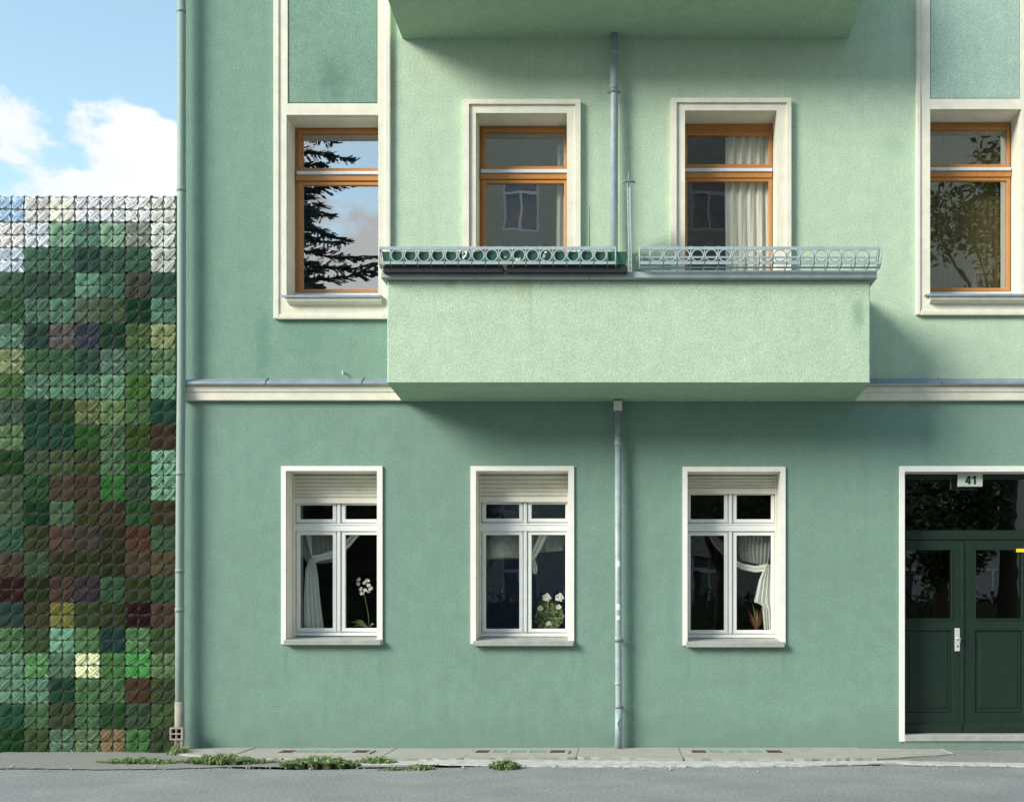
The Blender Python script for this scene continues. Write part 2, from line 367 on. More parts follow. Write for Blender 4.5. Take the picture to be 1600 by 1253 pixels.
road_in = [(-40, -1.6), GP(0,1202), GP(200,1200), GP(330,1199), GP(450,1203), GP(640,1200), GP(800,1197), GP(1050,1197), GP(1280,1197), GP(1440,1195), GP(1620,1197), (40,-1.5)]
strip('road', road_in, [(-40,-11.5),(40,-11.5)], M_road, 0.0)
strip('far_pavement', [(-40,-11.5),(40,-11.5)], [(-40,-14.8),(40,-14.8)], M_conc, 0.02, .1)
strip('far_road_verge', [(-40,-14.8),(40,-14.8)], [(-40,-26),(40,-26)], M_verge, -.01)
# pavement ledge beside the wall, its slabs parted by joints
ledge_lo = [GP(395,1189), GP(640,1189), GP(900,1188), GP(1050,1190), GP(1100,1191), GP(1260,1190), GP(1400,1187), GP(1455,1180), GP(1475,1178)]
joints = [288, 398, 480, 620, 742, 905, 1060, 1246, 1340, 1470]
lo_y = {288:1180, 398:1187, 480:1188, 620:1189, 742:1188, 905:1187, 1060:1189, 1246:1190, 1340:1189, 1470:1180}
pave = bpy.data.objects.new('pavement', None); COL.objects.link(pave); WL['pavement'] = Vector((0,0,0)); tag(pave, kind='structure')
rs_ = random.Random(5)
for a, b_ in zip(joints[:-1], joints[1:]):
    xa, ya = GP(a, lo_y[a]); xb, yb = GP(b_, lo_y[b_])
    X0 = PX(a) + .004; X1 = PX(b_) - .004; z = .03 + rs_.uniform(-.005, .005); ze = .016 if b_ == 1470 else z; z = .026 if b_ == 1470 else z
    mb = MB(); n = 14; v = []; f = []
    for i in range(n+1):
        q = i/n; x = X0 + (X1-X0)*q; y = ya + (yb-ya)*q + rs_.uniform(-.012, .012); zq = z+(ze-z)*q
        v += [(x, .02, zq), (x, y, zq), (x, y, zq-.08)]
        if i: p = 3*(i-1); r = 3*i; f += [(p, p+1, r+1, r), (p+1, p+2, r+2, r+1)]
    v += []; mb.add(v, f); mb.add([(X0,.02,z),(X0,ya,z),(X0,ya,z-.08),(X0,.02,z-.08),(X1,.02,z),(X1,yb,z),(X1,yb,z-.08),(X1,.02,z-.08)], [(0,3,2,1),(4,5,6,7)])
    mb.build('slab', M_conc, pave)
sheet('entrance_paving', [[(PX(1380), -.006), GP(1380,1196), GP(1640,1199), (12, GP(1640,1199)[1]), (12, -.006)]], M_road, .0035)
sheet('mortar_bed', [[(PX(288)-.1, .02), (PX(288)-.1, GP(288,1184)[1]), GP(398,1192), GP(640,1194), GP(900,1193), GP(1240,1194), GP(1400,1191), GP(1470,1184), (PX(1475), .02)]], M_verge, .006)
strip('curb', [GP(655,1187), GP(800,1188), GP(1050,1190), GP(1260,1191), GP(1400,1189), GP(1450,1191), GP(1640,1194), (12, GP(1640,1194)[1])],
      [GP(655,1194), GP(800,1198), GP(1050,1198), GP(1260,1197.5), GP(1400,1193.5), GP(1450,1196), GP(1640,1199), (12, GP(1640,1199)[1])], M_curb, .012, .012)
strip('old_path', [GP(0,1176), GP(180,1176), GP(290,1178), GP(400,1184), GP(650,1189), GP(660,1189)],
      [GP(0,1201), GP(180,1203), GP(290,1201), GP(400,1199), GP(650,1200), GP(660,1199)], M_verge, .009)
strip('curb', [GP(560,1190), GP(652,1190)], [GP(560,1197), GP(652,1196)], M_curb, .013, .012)

# ------------------------------------------------------------------ the green house
B = empty('apartment_building', (0, 0, 0), 'green rendered apartment house with cream trimmed windows, two balconies and house number 41', 'building')
RV = .30                                                   # depth of the reveals
def hole(x0, x1, y0, y1): return (PX(x0), PX(x1), PZ(y1), PZ(y0))
Z_MID = PZ(627)
XL = PX(287.5); XR = 8.2; ZT = 11.5
h1 = hole(447.5, 589.5, 736, 1003); h2 = hole(744, 888, 736, 1003); h3 = hole(1074, 1219, 737, 1005); hd = (PX(1413), PX(1645), PZ(1181), PZ(737))
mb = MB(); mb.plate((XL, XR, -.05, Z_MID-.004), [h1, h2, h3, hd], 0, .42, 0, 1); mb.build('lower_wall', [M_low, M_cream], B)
hA = hole(449, 592, 182, 465); hB = hole(744, 886, 179, 575); hC = hole(1070, 1213, 175, 575); hD = hole(1452, 1594, 173, 463)
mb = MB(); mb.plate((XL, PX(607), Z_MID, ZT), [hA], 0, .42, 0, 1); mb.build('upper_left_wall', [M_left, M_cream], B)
mb = MB(); mb.plate((PX(607), PX(1436), Z_MID, ZT), [hB, hC], 0, .42, 0, 1); mb.build('upper_middle_wall', [M_light, M_cream], B)
mb = MB(); mb.plate((PX(1436), XR, Z_MID, ZT), [hD], 0, .42, 0, 1); mb.build('upper_right_wall', [M_light, M_cream], B)
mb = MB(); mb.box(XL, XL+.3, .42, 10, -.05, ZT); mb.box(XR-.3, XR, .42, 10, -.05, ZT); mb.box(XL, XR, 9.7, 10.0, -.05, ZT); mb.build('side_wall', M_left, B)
mb = MB(); mb.box(XL-.15, XR+.15, -.35, 10.2, ZT, ZT+.25); mb.build('roof', M_roof, B)
# rooms behind the windows
def room(h, m, dep=3.0, mx=.5, low=.3, up=.3):
    x0, x1, z0, z1 = h; x0 -= mx; x1 += mx; z0 -= low; z1 += up; y0 = .425; y1 = y0+dep
    mb = MB(); v = [(x0,y0,z0),(x1,y0,z0),(x1,y1,z0),(x0,y1,z0),(x0,y0,z1),(x1,y0,z1),(x1,y1,z1),(x0,y1,z1)]
    mb.add(v, [(0,1,2,3),(4,7,6,5),(1,5,6,2),(2,6,7,3),(3,7,4,0)]); return mb.build('room', m, B)
room(h1, M_room); room(h2, M_blue_reflect, 1.1); room(h3, M_room); room(hd, M_room, 4, .2, 0, .2)  # middle room kept shallow, its blue imitating a reflection in the panes
room(hA, M_room); room(hB, M_room); room(hC, M_room); room(hD, M_room)

def sub(mbuild, name, m, parent, bevel=0): return mbuild.build(name, m, parent, bevel)
def win_root(name, h, label=None):
    o = bpy.data.objects.new(name, None); COL.objects.link(o); o.parent = B
    o.location = ((h[0]+h[1])/2, 0, h[2]); WL[o.name] = Vector(o.location)
    if label: o['label'] = label
    return o
def rect_at(x0, x1, y0, y1, d): return (PX(x0, d), PX(x1, d), PZ(y1, d), PZ(y0, d))
def pane(par, r, y, m): 
    mb = MB(); mb.add([(r[0]-.01,y,r[2]-.01),(r[1]+.01,y,r[2]-.01),(r[1]+.01,y,r[3]+.01),(r[0]-.01,y,r[3]+.01)], [(0,1,2,3)]); return mb.build('pane', m, par)
def grow(r, v): return (r[0]-v, r[1]+v, r[2]-v, r[3]+v)

# ---- white ground-floor windows
def white_window(h, gl, ysh, yu, yl, trim, sill, label):
    o = win_root('window', h, label)
    d = -RV; yf = RV
    X0, X1, Z0, Z1 = h
    holes = [rect_at(gl[0], gl[1], *yu, d), rect_at(gl[2], gl[3], *yu, d), rect_at(gl[0], gl[1], *yl, d), rect_at(gl[2], gl[3], *yl, d)]
    zb = PZ(ysh, d)
    mb = MB(); mb.plate((X0+.004, X1-.004, Z0+.004, Z1-.006), [grow(r, .028) for r in holes], yf+.015, yf+.085); sub(mb, 'frame', M_white, o, .004)
    for r in holes:
        mb = MB(); mb.plate(grow(r, .036), [r], yf-.004, yf+.04); sub(mb, 'sash', M_white, o, .005)
        pane(o, r, yf+.025, M_glass2)
    # transom bar, centre post
    zt0 = PZ(830, d); zt1 = PZ(818, d)
    mb = MB(); mb.box(X0+.006, X1-.006, yf-.02, yf+.014, zt0, zt1); mb.extrude([(yf+.014, zt1+.002),(yf-.028, zt1-.008),(yf-.028, zt1-.018),(yf+.014, zt1-.022)], X0+.008, X1-.008); sub(mb, 'transom', M_white, o, .003)
    cx = (holes[2][1]+holes[3][0])/2
    mb = MB(); mb.box(cx-.017, cx+.017, yf-.016, yf+.014, PZ(yl[1]+5, d), zt0-.004); mb.box(cx-.017, cx+.017, yf-.016, yf+.014, zt1+.004, PZ(yu[0]-2, d)); sub(mb, 'centre_post', M_white, o, .004)
    zr = PZ(yl[1]+8, d); mb = MB(); mb.box(X0+.006, X1-.006, yf-.03, yf+.014, zr-.03, zr); sub(mb, 'weather_bar', M_white, o, .006)
    # roller shutter: curved slats
    zt = Z1-.008; n = max(4, int((zt-zb-.06)/.042)); mb = MB(); zz = zb + .065; st = (zt-zz)/n
    prof = [(yf-.03, zb), (yf-.045, zb+.004), (yf-.045, zb+.058), (yf-.03, zb+.062)]; mb.extrude(prof, X0+.012, X1-.012)
    for i in range(n):
        a = zz+i*st; pr = [(yf-.028, a+.001)] + [(yf-.03-.014*math.sin(math.pi*k/5), a+.003+(st-.008)*k/5) for k in range(6)] + [(yf-.028, a+st-.003)]
        mb.extrude(pr, X0+.012, X1-.012)
    mb.box(X0+.012, X1-.012, yf-.026, yf-.02, zb+.01, zt); sub(mb, 'roller_shutter', M_shut, o)
    for a in (X0+.002, X1-.02): mb = MB(); mb.box(a, a+.018, yf-.055, yf-.006, Z0+.03, zt); sub(mb, 'shutter_rail', M_shut, o, .003)
    # surround
    mb = MB(); t0 = rect_at(*trim, .022); mb.plate((t0[0], t0[1], Z0-.02, t0[3]), [(X0, X1, Z0-.03, Z1)], -.022, .01); sub(mb, 'surround', M_trimw, o)
    # sloping sill
    s0 = rect_at(*sill, .075); za = Z0+.03
    mb = MB(); mb.extrude([(yf-.002, za+.025), (yf-.002, za-.03), (-.075, s0[2]), (-.075, s0[3]-.018)], s0[0], s0[1]); sub(mb, 'sill', M_cap if False else M_stone, o, .004)
    return o
white_window(h1, (468.5,520,539.5,590), 787, (789,811), (835.5,981), (439,597.5,728,1003), (443,595,997,1007.5), 'white ground floor window with half lowered shutter, leftmost of three')
white_window(h2, (759,811.5,830.5,883.5), 785, (787.5,810), (835.5,982), (735,897,728,1003), (739,896,999,1009), 'white ground floor window in the middle')
white_window(h3, (1079,1131.5,1151,1205), 772, (773,811), (836.5,984), (1066.5,1227.5,729,1005), (1072,1226,1000.5,1011), 'white ground floor window right of the downpipe')

# ---- wooden upper windows
def wood_window(h, gx, yu, yl, white, gmat, label, tilt=False, bottom=None):
    o = win_root('window', h, label); d = -RV; yf = RV; X0, X1, Z0, Z1 = h
    ru = rect_at(gx[0], gx[1], *yu, d); rl = rect_at(gx[0], gx[1], *yl, d)
    mb = MB(); mb.plate((X0+.004, X1-.004, Z0+.004, Z1-.004), [grow(ru, .03), grow(rl, .03)], yf+.012, yf+.08); sub(mb, 'frame', M_wood, o, .005)
    for r, nm in ((ru, 'sash'), (rl, 'sash')):
        if nm == 'sash' and r is ru and tilt:      # the fanlight stands tilted inwards
            mb = MB(); mb.plate(grow(r, .036), [r], yf+.05, yf+.09); sub(mb, 'sash', M_wood, o, .005); pane(o, r, yf+.07, gmat); continue
        mb = MB(); mb.plate(grow(r, .036), [r], yf-.006, yf+.04); sub(mb, 'sash', M_wood, o, .006); pane(o, r, yf+.02, gmat)
    w0, w1 = PZ(white[1], d), PZ(white[0], d)
    mb = MB(); mb.extrude([(yf+.012, w1), (yf-.04, w1-.012), (yf-.04, w0), (yf+.012, w0)], max(X0+.01, ru[0]-.05), min(X1-.01, ru[1]+.05)); sub(mb, 'weather_strip', M_alu, o, .003)
    mb = MB(); mb.box(X0+.008, X1-.008, yf-.022, yf+.011, PZ(white[1]+9, d), w0-.003); sub(mb, 'transom', M_wood, o, .005)
    if bottom:
        z0 = PZ(bottom[1], d); z1 = PZ(bottom[0], d)
        mb = MB(); mb.extrude([(yf+.012, z1), (yf-.04, z1-.01), (yf-.04, z0), (yf+.012, z0)], X0+.01, X1-.01); sub(mb, 'weather_strip', M_alu, o, .003)
    return o
wA = wood_window(hA, (472,592), (209,263), (290,452), (268,274.5), M_glass, 'wooden upper window reflecting a conifer, left of the balcony', bottom=(458,463))
wB = wood_window(hB, (759,882), (207,260), (287,560), (265,272), M_glassB, 'wooden balcony window left of the downpipe')
wC = wood_window(hC, (1074,1201), (212,257), (284,560), (263,270), M_glassC, 'wooden balcony window with open fanlight and pale curtain')
wD = wood_window(hD, (1448,1573), (203,257), (283,450), (262,268.5), M_glassB, 'wooden upper window right of the balcony', bottom=(456,461))
# surrounds of B and C: stepped moulding
for o, h, (x0, x1, y0), (s0, s1, t0) in ((wB, hB, (723,907,155), (733,899,164)), (wC, hC, (1048,1236.5,153), (1057,1229,161.5))):
    mb = MB(); zb = PZ(600)
    r = rect_at(x0, x1, y0, 600, .06); q = (PX(s0,.035), PX(s1,.035), zb, PZ(t0,.035))
    mb.plate((r[0], r[1], zb, r[3]), [(q[0], q[1], zb-.01, q[3])], -.06, 0); sub(mb, 'outer_moulding', M_cream, o, .012)
    mb = MB(); mb.plate((q[0]-.01, q[1]+.01, zb, q[3]+.01), [(h[0], h[1], zb-.01, h[3])], -.035, .004); sub(mb, 'surround', M_cream, o, .006)
# tall framed bays of A and D with the panel above
for o, h, X, ytop, panel, band, M in ((wA, hA, (427, 436, 449, 592, 601, 610), 497.5, (450, 590, 162), (166, 182), M_left),
                                 (wD, hD, (1432, 1439, 1452, 1594, 1606, 1614), 491.5, (1453, 1594, 155), (158, 173), M_right)):
    mb = MB(); zb = PZ(ytop, .05)
    L0, L1, a, c_, R0_, R1_ = [PX(v, .05) for v in X]
    L1 = PX(X[1], .05); zt = ZT-.02; zs = PZ(ytop-14, .04)
    mb.box(L0, L1, -.05, 0, zb, zt); mb.box(R0_, R1_, -.05, 0, zb, zt); mb.box(L1, R0_, -.05, 0, zb, zb+.05); sub(mb, 'outer_moulding', M_cream, o, .01)
    mb = MB(); ppx = [(PX(panel[0],.03), PX(panel[1],.03))]
    zp = PZ(panel[2], .03)
    mb.plate((L1, R0_, zb+.05, zt), [(h[0], h[1], h[2], h[3]), (ppx[0][0], ppx[0][1], zp, zt-.5)], -.035, .004); sub(mb, 'surround', M_cream, o, .006)
    mb = MB(); mb.box(ppx[0][0]+.006, ppx[0][1]-.006, -.024, .01, zp+.012, zt-.5); sub(mb, 'wall_panel', M, o, .004)
    # sill: zinc sheet over cream moulding
    sx0 = PX(X[2]-9 if h is hA else X[2]-5, .12); sx1 = PX(596 if h is hA else 1606, .12); z = h[2]
    mb = MB(); mb.extrude([(RV-.01, z+.03), (RV-.01, z+.005), (-.02, z-.005), (-.125, z-.02), (-.13, z-.035), (-.135, z-.033), (-.13, z-.008)], sx0, sx1); sub(mb, 'sill', M_zinc, o, .002)
    pr = [(-.03, z-.012), (-.115, z-.027), (-.115, z-.05), (-.105, z-.07), (-.075, z-.082), (-.03, z-.09)]
    mb = MB(); mb.extrude(pr, sx0+.05, sx1-.01); sub(mb, 'sill_moulding', M_cream, o, .004)
# ---- cornice with zinc cover
def cornice(x0, x1):
    o = win_root('cornice', (x0, x1, Z_MID, 0)); z = Z_MID
    pr = [(.0, z), (-.052, z), (-.056, z+.004), (-.060, z+.078), (-.054, z+.081), (-.054, z+.086), (-.068, z+.090), (-.076, z+.142), (-.064, z+.146), (-.064, z+.158), (-.085, z+.172), (0, z+.172)]
    mb = MB(); mb.extrude([(a, c) for a, c in pr], x0, x1); mb.build('moulding', M_cream, o, .003)
    pr = [(0, z+.245), (-.115, z+.19), (-.12, z+.165), (-.115, z+.165), (-.11, z+.177), (0, z+.177)]
    mb = MB(); mb.extrude(pr, x0-.02, x1); mb.build('zinc_cover', M_zinc, o)
    mb = MB(); x = x0+.9
    while x < x1-.2: mb.box(x, x+.012, -.16, -.01, z+.157, z+.20) if False else mb.tube([(x, -.002, z+.247), (x, -.117, z+.193), (x, -.122, z+.168)], .008, 6); x += 1.03
    mb.build('zinc_seam', M_zinc, o)
XB0, XB1 = PX(628.5), PX(1335)
cornice(PX(288.5), XB0-.003); cornice(XB1+.003, XR)
# ---- balconies
def balcony(x0, x1, zb, zf, zt, p, lower=True):
    o = win_root('balcony', (x0, x1, zb, 0)); o['label'] = 'lower balcony with pale green parapet and grey cap' if lower else 'upper balcony seen from below'
    th = .14
    # floor slab and three parapet walls, one shell
    mb = MB()
    v = [(x0,0,zb),(x1,0,zb),(x1,-p,zf),(x0,-p,zf),(x0,0,zt),(x1,0,zt),(x1,-p,zt),(x0,-p,zt),
         (x0+th,0,zt),(x1-th,0,zt),(x1-th,-p+th,zt),(x0+th,-p+th,zt),(x0+th,0,zf+.14),(x1-th,0,zf+.14),(x1-th,-p+th,zf+.14),(x0+th,-p+th,zf+.14)]
    f = [(3,2,6,7),(0,3,7,4),(2,1,5,6),(4,7,11,8),(7,6,10,11),(6,5,9,10),(8,11,15,12),(11,10,14,15),(10,9,13,14),(12,15,14,13)]
    mb.add(v, f); mb.build('parapet', M_light, o, .012, True)
    mb = MB(); mb.box(x0+.003, x1-.003, -p+.003, 0, zb-.02, zb-.015) if False else mb.add([(x0,0,zb-.002),(x1,0,zb-.002),(x1,-p+.002,zf-.002),(x0,-p+.002,zf-.002)], [(0,1,2,3)]); mb.build('soffit', M_soffit, o)
    if lower:
        # grey cap in two lengths
        xj = PX(921, p+.07)
        for a, c in ((x0-.045, xj-.002), (xj+.002, x1+.055)):
            mb = MB(); mb.extrude([(-p-.07, zt+.065), (-p-.075, zt+.005), (-p-.05, zt-.01), (-p-.045, zt+.0), (-p+th+.03, zt+.002), (-p+th+.03, zt+.085)], a, c); mb.build('cap', M_cap, o, .004)
        for a, c in ((x0-.045, x0+th+.03), (x1-th-.03, x1+.055)):
            mb = MB(); mb.box(a, c, -p+th+.032, -.002, zt+.002, zt+.08); mb.build('cap', M_cap, o, .004)
    return o
M_soffit = stucco('soffit_paint', (.36,.50,.36), True)
P_ = .83
ZBT = PZ(438, P_)
bal = balcony(XB0, XB1, Z_MID, PZ(597.5, P_), ZBT, P_)
balcony(PX(629), PX(1325.5), PZ(61), PZ(-2, P_), PZ(-165, P_), P_, False)
# ---- downpipes
def bracket(x, y, z, r, par, m):
    mb = MB(); mb.tube([(x, y, z-.011), (x, y, z+.011)], r+.008, 14); mb.box(x-r-.03, x-r, y-.006, y+.006, z-.012, z+.012); mb.box(x+r, x+r+.03, y-.006, y+.006, z-.012, z+.012)
    mb.tube([(x, y+r*.8, z), (x, 0.0, z)], .007, 6); mb.build('bracket', m, par)
def pipe_root(x, y, z, label):
    o = bpy.data.objects.new('downpipe', None); COL.objects.link(o); o.parent = B; o.location = (x, y, z); WL[o.name] = Vector((x, y, z)); o['label'] = label; return o
# centre, upper
x = PX(959.5, .11); y = -.11; o = pipe_root(x, y, PZ(575), 'grey downpipe between the balcony windows')
mb = MB(); mb.tube([(x, y, PZ(575)), (x, y, PZ(150)), (x, y, PZ(60)+.0)], .042, 16); mb.build('pipe', M_pipe, o)
for a, c in ((148, 138), (92, 88)): mb = MB(); mb.tube([(x, y, PZ(a)), (x, y, PZ(c))], .046, 16); mb.build('pipe_joint', M_pipe, o)
bracket(x, y, PZ(144.5, .11), .044, o, M_band)
# centre, lower
x = PX(965.5, .10); y = -.10; o = pipe_root(x, y, 0, 'grey downpipe under the balcony with stickers')
mb = MB(); mb.tube([(x, y, .03), (x+.008, y, PZ(1104)), (x+.004, y, PZ(1000)), (x, y, PZ(640))], .035, 16); mb.build('pipe', M_pipe, o)
mb = MB(); mb.tube([(x+.006, y, .03), (x+.008, y, PZ(1105))], .04, 16)
mb.tube([(x+.02, y-.032, PZ(1140)), (x-.005, y-.045, PZ(1128)), (x+.022, y-.03, PZ(1118))], .01, 6); mb.build('repair_sleeve', M_pipe, o)
for a, c, e in ((700, 690, .001), (1003, 993, .004), (1069, 1065, .004)): mb = MB(); mb.tube([(x+e, y, PZ(a)), (x+e, y, PZ(c))], .039, 16); mb.build('pipe_joint', M_pipe, o)
for py in (680, 1000, 1104.5): bracket(x+(.006 if py > 900 else 0), y, PZ(py, .1), .037, o, M_band)
mb = MB(); mb.box(x-.045, x+.045, y-.05, y+.05, PZ(642, .1), Z_MID-.02); mb.build('outlet_box', M_cream, o, .006)
for py, hh in ((881, 9), (948, 9), (965, 7)):
    mb = MB(); n = 6
    r = .0365; v = []
    for k in range(n+1):
        a = R(-130) + R(75)*k/n
        v += [(x+.004+r*math.cos(a), y+r*math.sin(a), PZ(py+hh/2, .1)), (x+.004+r*math.cos(a), y+r*math.sin(a), PZ(py-hh/2, .1))]
    mb.add(v, [(2*k, 2*k+2, 2*k+3, 2*k+1) for k in range(n)], 0, True); mb.build('sticker', M_sticker, o)
# left corner pipe
x = PX(283.5, .12); xb = PX(280.5, .12); y = -.12; o = pipe_root(xb, y, 0, 'weathered green corner downpipe beside the stitched panel')
mb = MB(); mb.tube([(xb, y, PZ(1140)), (xb, y, PZ(1000)), (PX(281.5,.12), y, PZ(760)), (x, y, PZ(580)), (x, y, ZT)], .045, 18); mb.build('pipe', M_lpipe, o)
for py, xx in ((892, PX(281,.12)), (953, xb), (297, x), (18, x), (740, PX(281.8,.12))): mb = MB(); mb.tube([(xx, y, PZ(py+3, .12)), (xx, y, PZ(py-3, .12))], .049, 18); mb.build('pipe_joint', M_lpipe, o)
mb = MB(); mb.tube([(xb, y, .02), (xb, y, PZ(1095))], .05, 18); mb.build('standpipe', paint('bare_cast_iron', (.40,.38,.33), .8, .35, 40, .4), o)
# peg above the zinc cover
mb = MB(); mb.tube([(PX(535.5,.05), -.001, PZ(581,.05)), (PX(535.5,.05), -.05, PZ(580,.05)), (PX(535.5,.05), -.06, PZ(586,.05))], .009, 6); mb.build('wall_peg', M_sticker, B)

# ---- entrance door
o = win_root('door', (PX(1413), PX(1645), 0, 0), 'dark green double door with glazed upper panels')
dd = -.20; yd = .20
X0, X1 = hd[0]+.003, hd[1]-.003
mb = MB()
tr_ = rect_at(1402, 1627, 748, 828, dd); mb.plate((X0, X1, PZ(1147, dd), hd[3]-.004), [tr_, (X0+.05, X1-.05, PZ(1147,dd)-.01, PZ(840, dd))], yd+.02, yd+.1); mb.build('door_frame', M_door, o, .006)
mb = MB(); mb.box(X0, X1, yd-.005, yd+.019, PZ(843, dd), PZ(831, dd)); mb.box(X0, X1, yd-.0, yd+.019, PZ(747.5, dd), hd[3]-.005); mb.build('transom', M_door, o, .006)
pane(o, tr_, yd+.05, M_gdoor)
for (a, c, g0, g1) in ((1398, 1503.2, 1414, 1487), (1504.4, 1617, 1523.5, 1597)):
    rl_ = (PX(a, dd), PX(c, dd), PZ(1146, dd), PZ(844, dd)); rg = rect_at(g0, g1, 858, 967, dd)
    mb = MB(); pn = rect_at(g0, g1, 985, 1113, dd); p2 = None
    mb.plate(rl_, [rg, pn], yd+.0, yd+.06); mb.build('door_leaf', M_door, o, .006)
    mb = MB(); mb.plate(pn, [], yd+.018, yd+.05); ip = (pn[0]+.05, pn[1]-.05, pn[2]+.05, pn[3]-.05); mb.plate(ip, [], yd+.008, yd+.02); mb.build('door_panel', M_door, o, .008)
    mb = MB(); mb.plate(grow(rg, .012), [grow(rg, -.008)], yd-.008, yd+.01); mb.build('glazing_bead', M_door, o, .003)
    mb = MB(); mb.extrude([(yd+.001, PZ(1129,dd)), (yd-.03, PZ(1132,dd)), (yd-.03, PZ(1144,dd)), (yd+.001, PZ(1145.5,dd))], rl_[0]+.01, rl_[1]-.01); mb.build('kick_rail', M_door, o, .004)
    pane(o, rg, yd+.03, M_gdoor)
mb = MB(); mb.pbox(1501.5, 1506.5, 846, 1144, dd-.001, dd+.014); mb.build('meeting_strip', M_door, o, .004)
mb = MB(); hx0, hx1 = PX(1491.5, dd), PX(1499.5, dd); mb.box(hx0, hx1, yd-.012, yd-.001, PZ(1017, dd), PZ(981, dd)); mb.build('handle_plate', M_handle, o, .003)
cx = (hx0+hx1)/2; mb = MB(); z = PZ(997, dd)
mb.tube([(cx, yd-.012, z), (cx, yd-.05, z), (cx+.015, yd-.055, z+.004), (cx+.012, yd-.056, z-.05)], .010, 10); mb.tube([(cx, yd-.012, z), (cx, yd-.02, z)], .018, 12); mb.build('handle', M_handle, o)
mb = MB(); mb.tube([(cx, yd-.02, PZ(1009,dd)), (cx, yd-.010, PZ(1009,dd))], .008, 10); mb.build('keyhole', M_ink, o)
mb = MB(); mb.pbox(1588, 1604, 857, 862.5, dd+.002, dd+.0095); mb.build('yellow_sticker', M_yellow, o)
t0 = (PX(1405.5, .02), PX(1653, .02), PZ(1158), PZ(728, .02))
mb = MB(); mb.plate(t0, [(hd[0], hd[1], t0[2]-.01, hd[3])], -.02, .01); mb.build('surround', M_trimw, o, .004)
mb = MB(); mb.box(X0, X1, -.03, yd+.12, PZ(1158, .03), PZ(1158,.03)+.07); mb.build('threshold', M_stone, o, .006)
mb = MB(); mb.box(X0, X1, -.015, yd+.1, -.08, PZ(1158,.03)-.002); mb.build('step_riser', M_base, o, .004)
mb = MB(); mb.box(X0-.3, X1+.3, .43, .5, -.1, 0.12); mb.build('hall_floor', M_room, o)
# number sign 41
sg = bpy.data.objects.new('number_sign', None); COL.objects.link(sg); sg.parent = B; sg.location = (PX(1516), .1, PZ(750)); WL['number_sign'] = Vector(sg.location); sg['label'] = 'pale house number plate reading 41'
ds = -.08; mb = MB(); mb.pbox(1497.5, 1535.5, 738.5, 760, ds-.05, ds); mb.build('plate', M_sign, sg, .004)
mb = MB(); yy = -ds-.004; cx = PX(1516.5, ds); cz = PZ(750, ds); k_ = (PX(1517, ds)-PX(1516, ds))
def glyph(polys, ox):
    for poly in polys: mb.add([(cx+(x+ox+y*.06)*k_, yy, cz+y*k_) for x, y in poly], [tuple(range(len(poly)))])
glyph([[(-4.6,-4), (3.8,-4), (3.8,-1.6), (-4.6,-1.6)], [(-4.6,-1.6), (-1.4,-1.6), (1.6,6.5), (-.8,6.5)], [(.2,-6.5), (3.0,-6.5), (3.0,-4), (.2,-4)], [(.2,-1.6), (3.0,-1.6), (3.0,6.5), (.2,6.5)]], -3.6)
glyph([[(-.8,-6.5), (2.1,-6.5), (2.1,6.5), (-.8,6.5)], [(-.8,3.2), (-.8,6.5), (-4.0,3.9), (-4.0,1.6)]], 6.0)
mb.build('number', M_ink, sg)

# ------------------------------------------------------------------ flower box baskets on the balcony
def basket(xl, xr, c0, step, n, label, side_left, side_right):
    df = 1.0; dbk = .80; yf = -df; yb = -dbk
    X0, X1 = PX(xl, df), PX(xr, df); zt = PZ(388, df); zm = PZ(411, df); zb_ = ZBT+.09
    o = empty('flower_box_basket', ((X0+X1)/2, -.9, zb_), label, 'railing', 'ringed grey baskets along the balcony edge')
    fl = lambda z, y, nm, h=.016: (lambda mb: (mb.box(X0, X1, y-.005, y+.005, z-h, z+h), mb.build(nm, M_rail, o, .002)))(MB())
    fl(zt, yf, 'top_rail', .015); fl(zm, yf, 'bottom_rail', .015)
    ztb = PZ(388, df); fl(ztb-.03, yb, 'back_rail', .010); fl(zb_+.01, yb, 'back_rail', .008)
    mb = MB(); mb.box(X0, X1, yf+.05, yf+.062, zb_-.004, zb_+.012); mb.build('lower_bar', M_rail, o, .002)
    ring = None
    for i in range(n):
        cx = PX(c0+step*i, df); c = (cx, yf, (zt+zm)/2)
        if ring is None:
            mb = MB(); mb.torus((0,0,0), (zt-zm)/2-.014, .0075, 22, 6); ring = mb.build('ring', M_rail, o); ring.location = c
        else:
            q = ring.copy(); COL.objects.link(q); q.location = c
    rod0 = None
    for i in range(n+1):
        cx = PX(c0+step*(i-.5), df)
        if rod0 is None:
            mb = MB(); mb.tube([(0, 0, zt+.022), (0, -.004, zm-.02), (0, .006, zb_+.03), (0, .05, zb_), (0, yb-yf, zb_), (0, yb-yf, ztb-.02)], .0055, 6)
            rod0 = mb.build('rod', M_rail, o); rod0.location = (cx, yf, 0)
        else:
            q = rod0.copy(); COL.objects.link(q); q.location = (cx, yf, 0)
    for xx in (X0, X1):
        mb = MB(); mb.tube([(xx, yf, zt+.01), (xx, yf, zm-.01), (xx, yf+.06, zb_), (xx, yb, zb_), (xx, yb, ztb), (xx, yf, zt)], .007, 6)
        mb.tube([(xx, yf, zm), (xx, yb, zm)], .006, 6); mb.tube([(xx, yf+.02, zt), (xx, yb-.02, zm)], .005, 6); mb.torus((xx, (yf+yb)/2, (zt+zm)/2), .03, .004, 12, 5)
        mb.build('end_panel', M_rail, o)
    return o
basket(593, 962, 620.4, 21.2, 16, 'grey ringed basket on the left half of the balcony holding green boxes', 1, 0)
basket(999.5, 1376, 1026, 21.4, 16, 'empty grey ringed basket on the right half of the balcony', 0, 1)
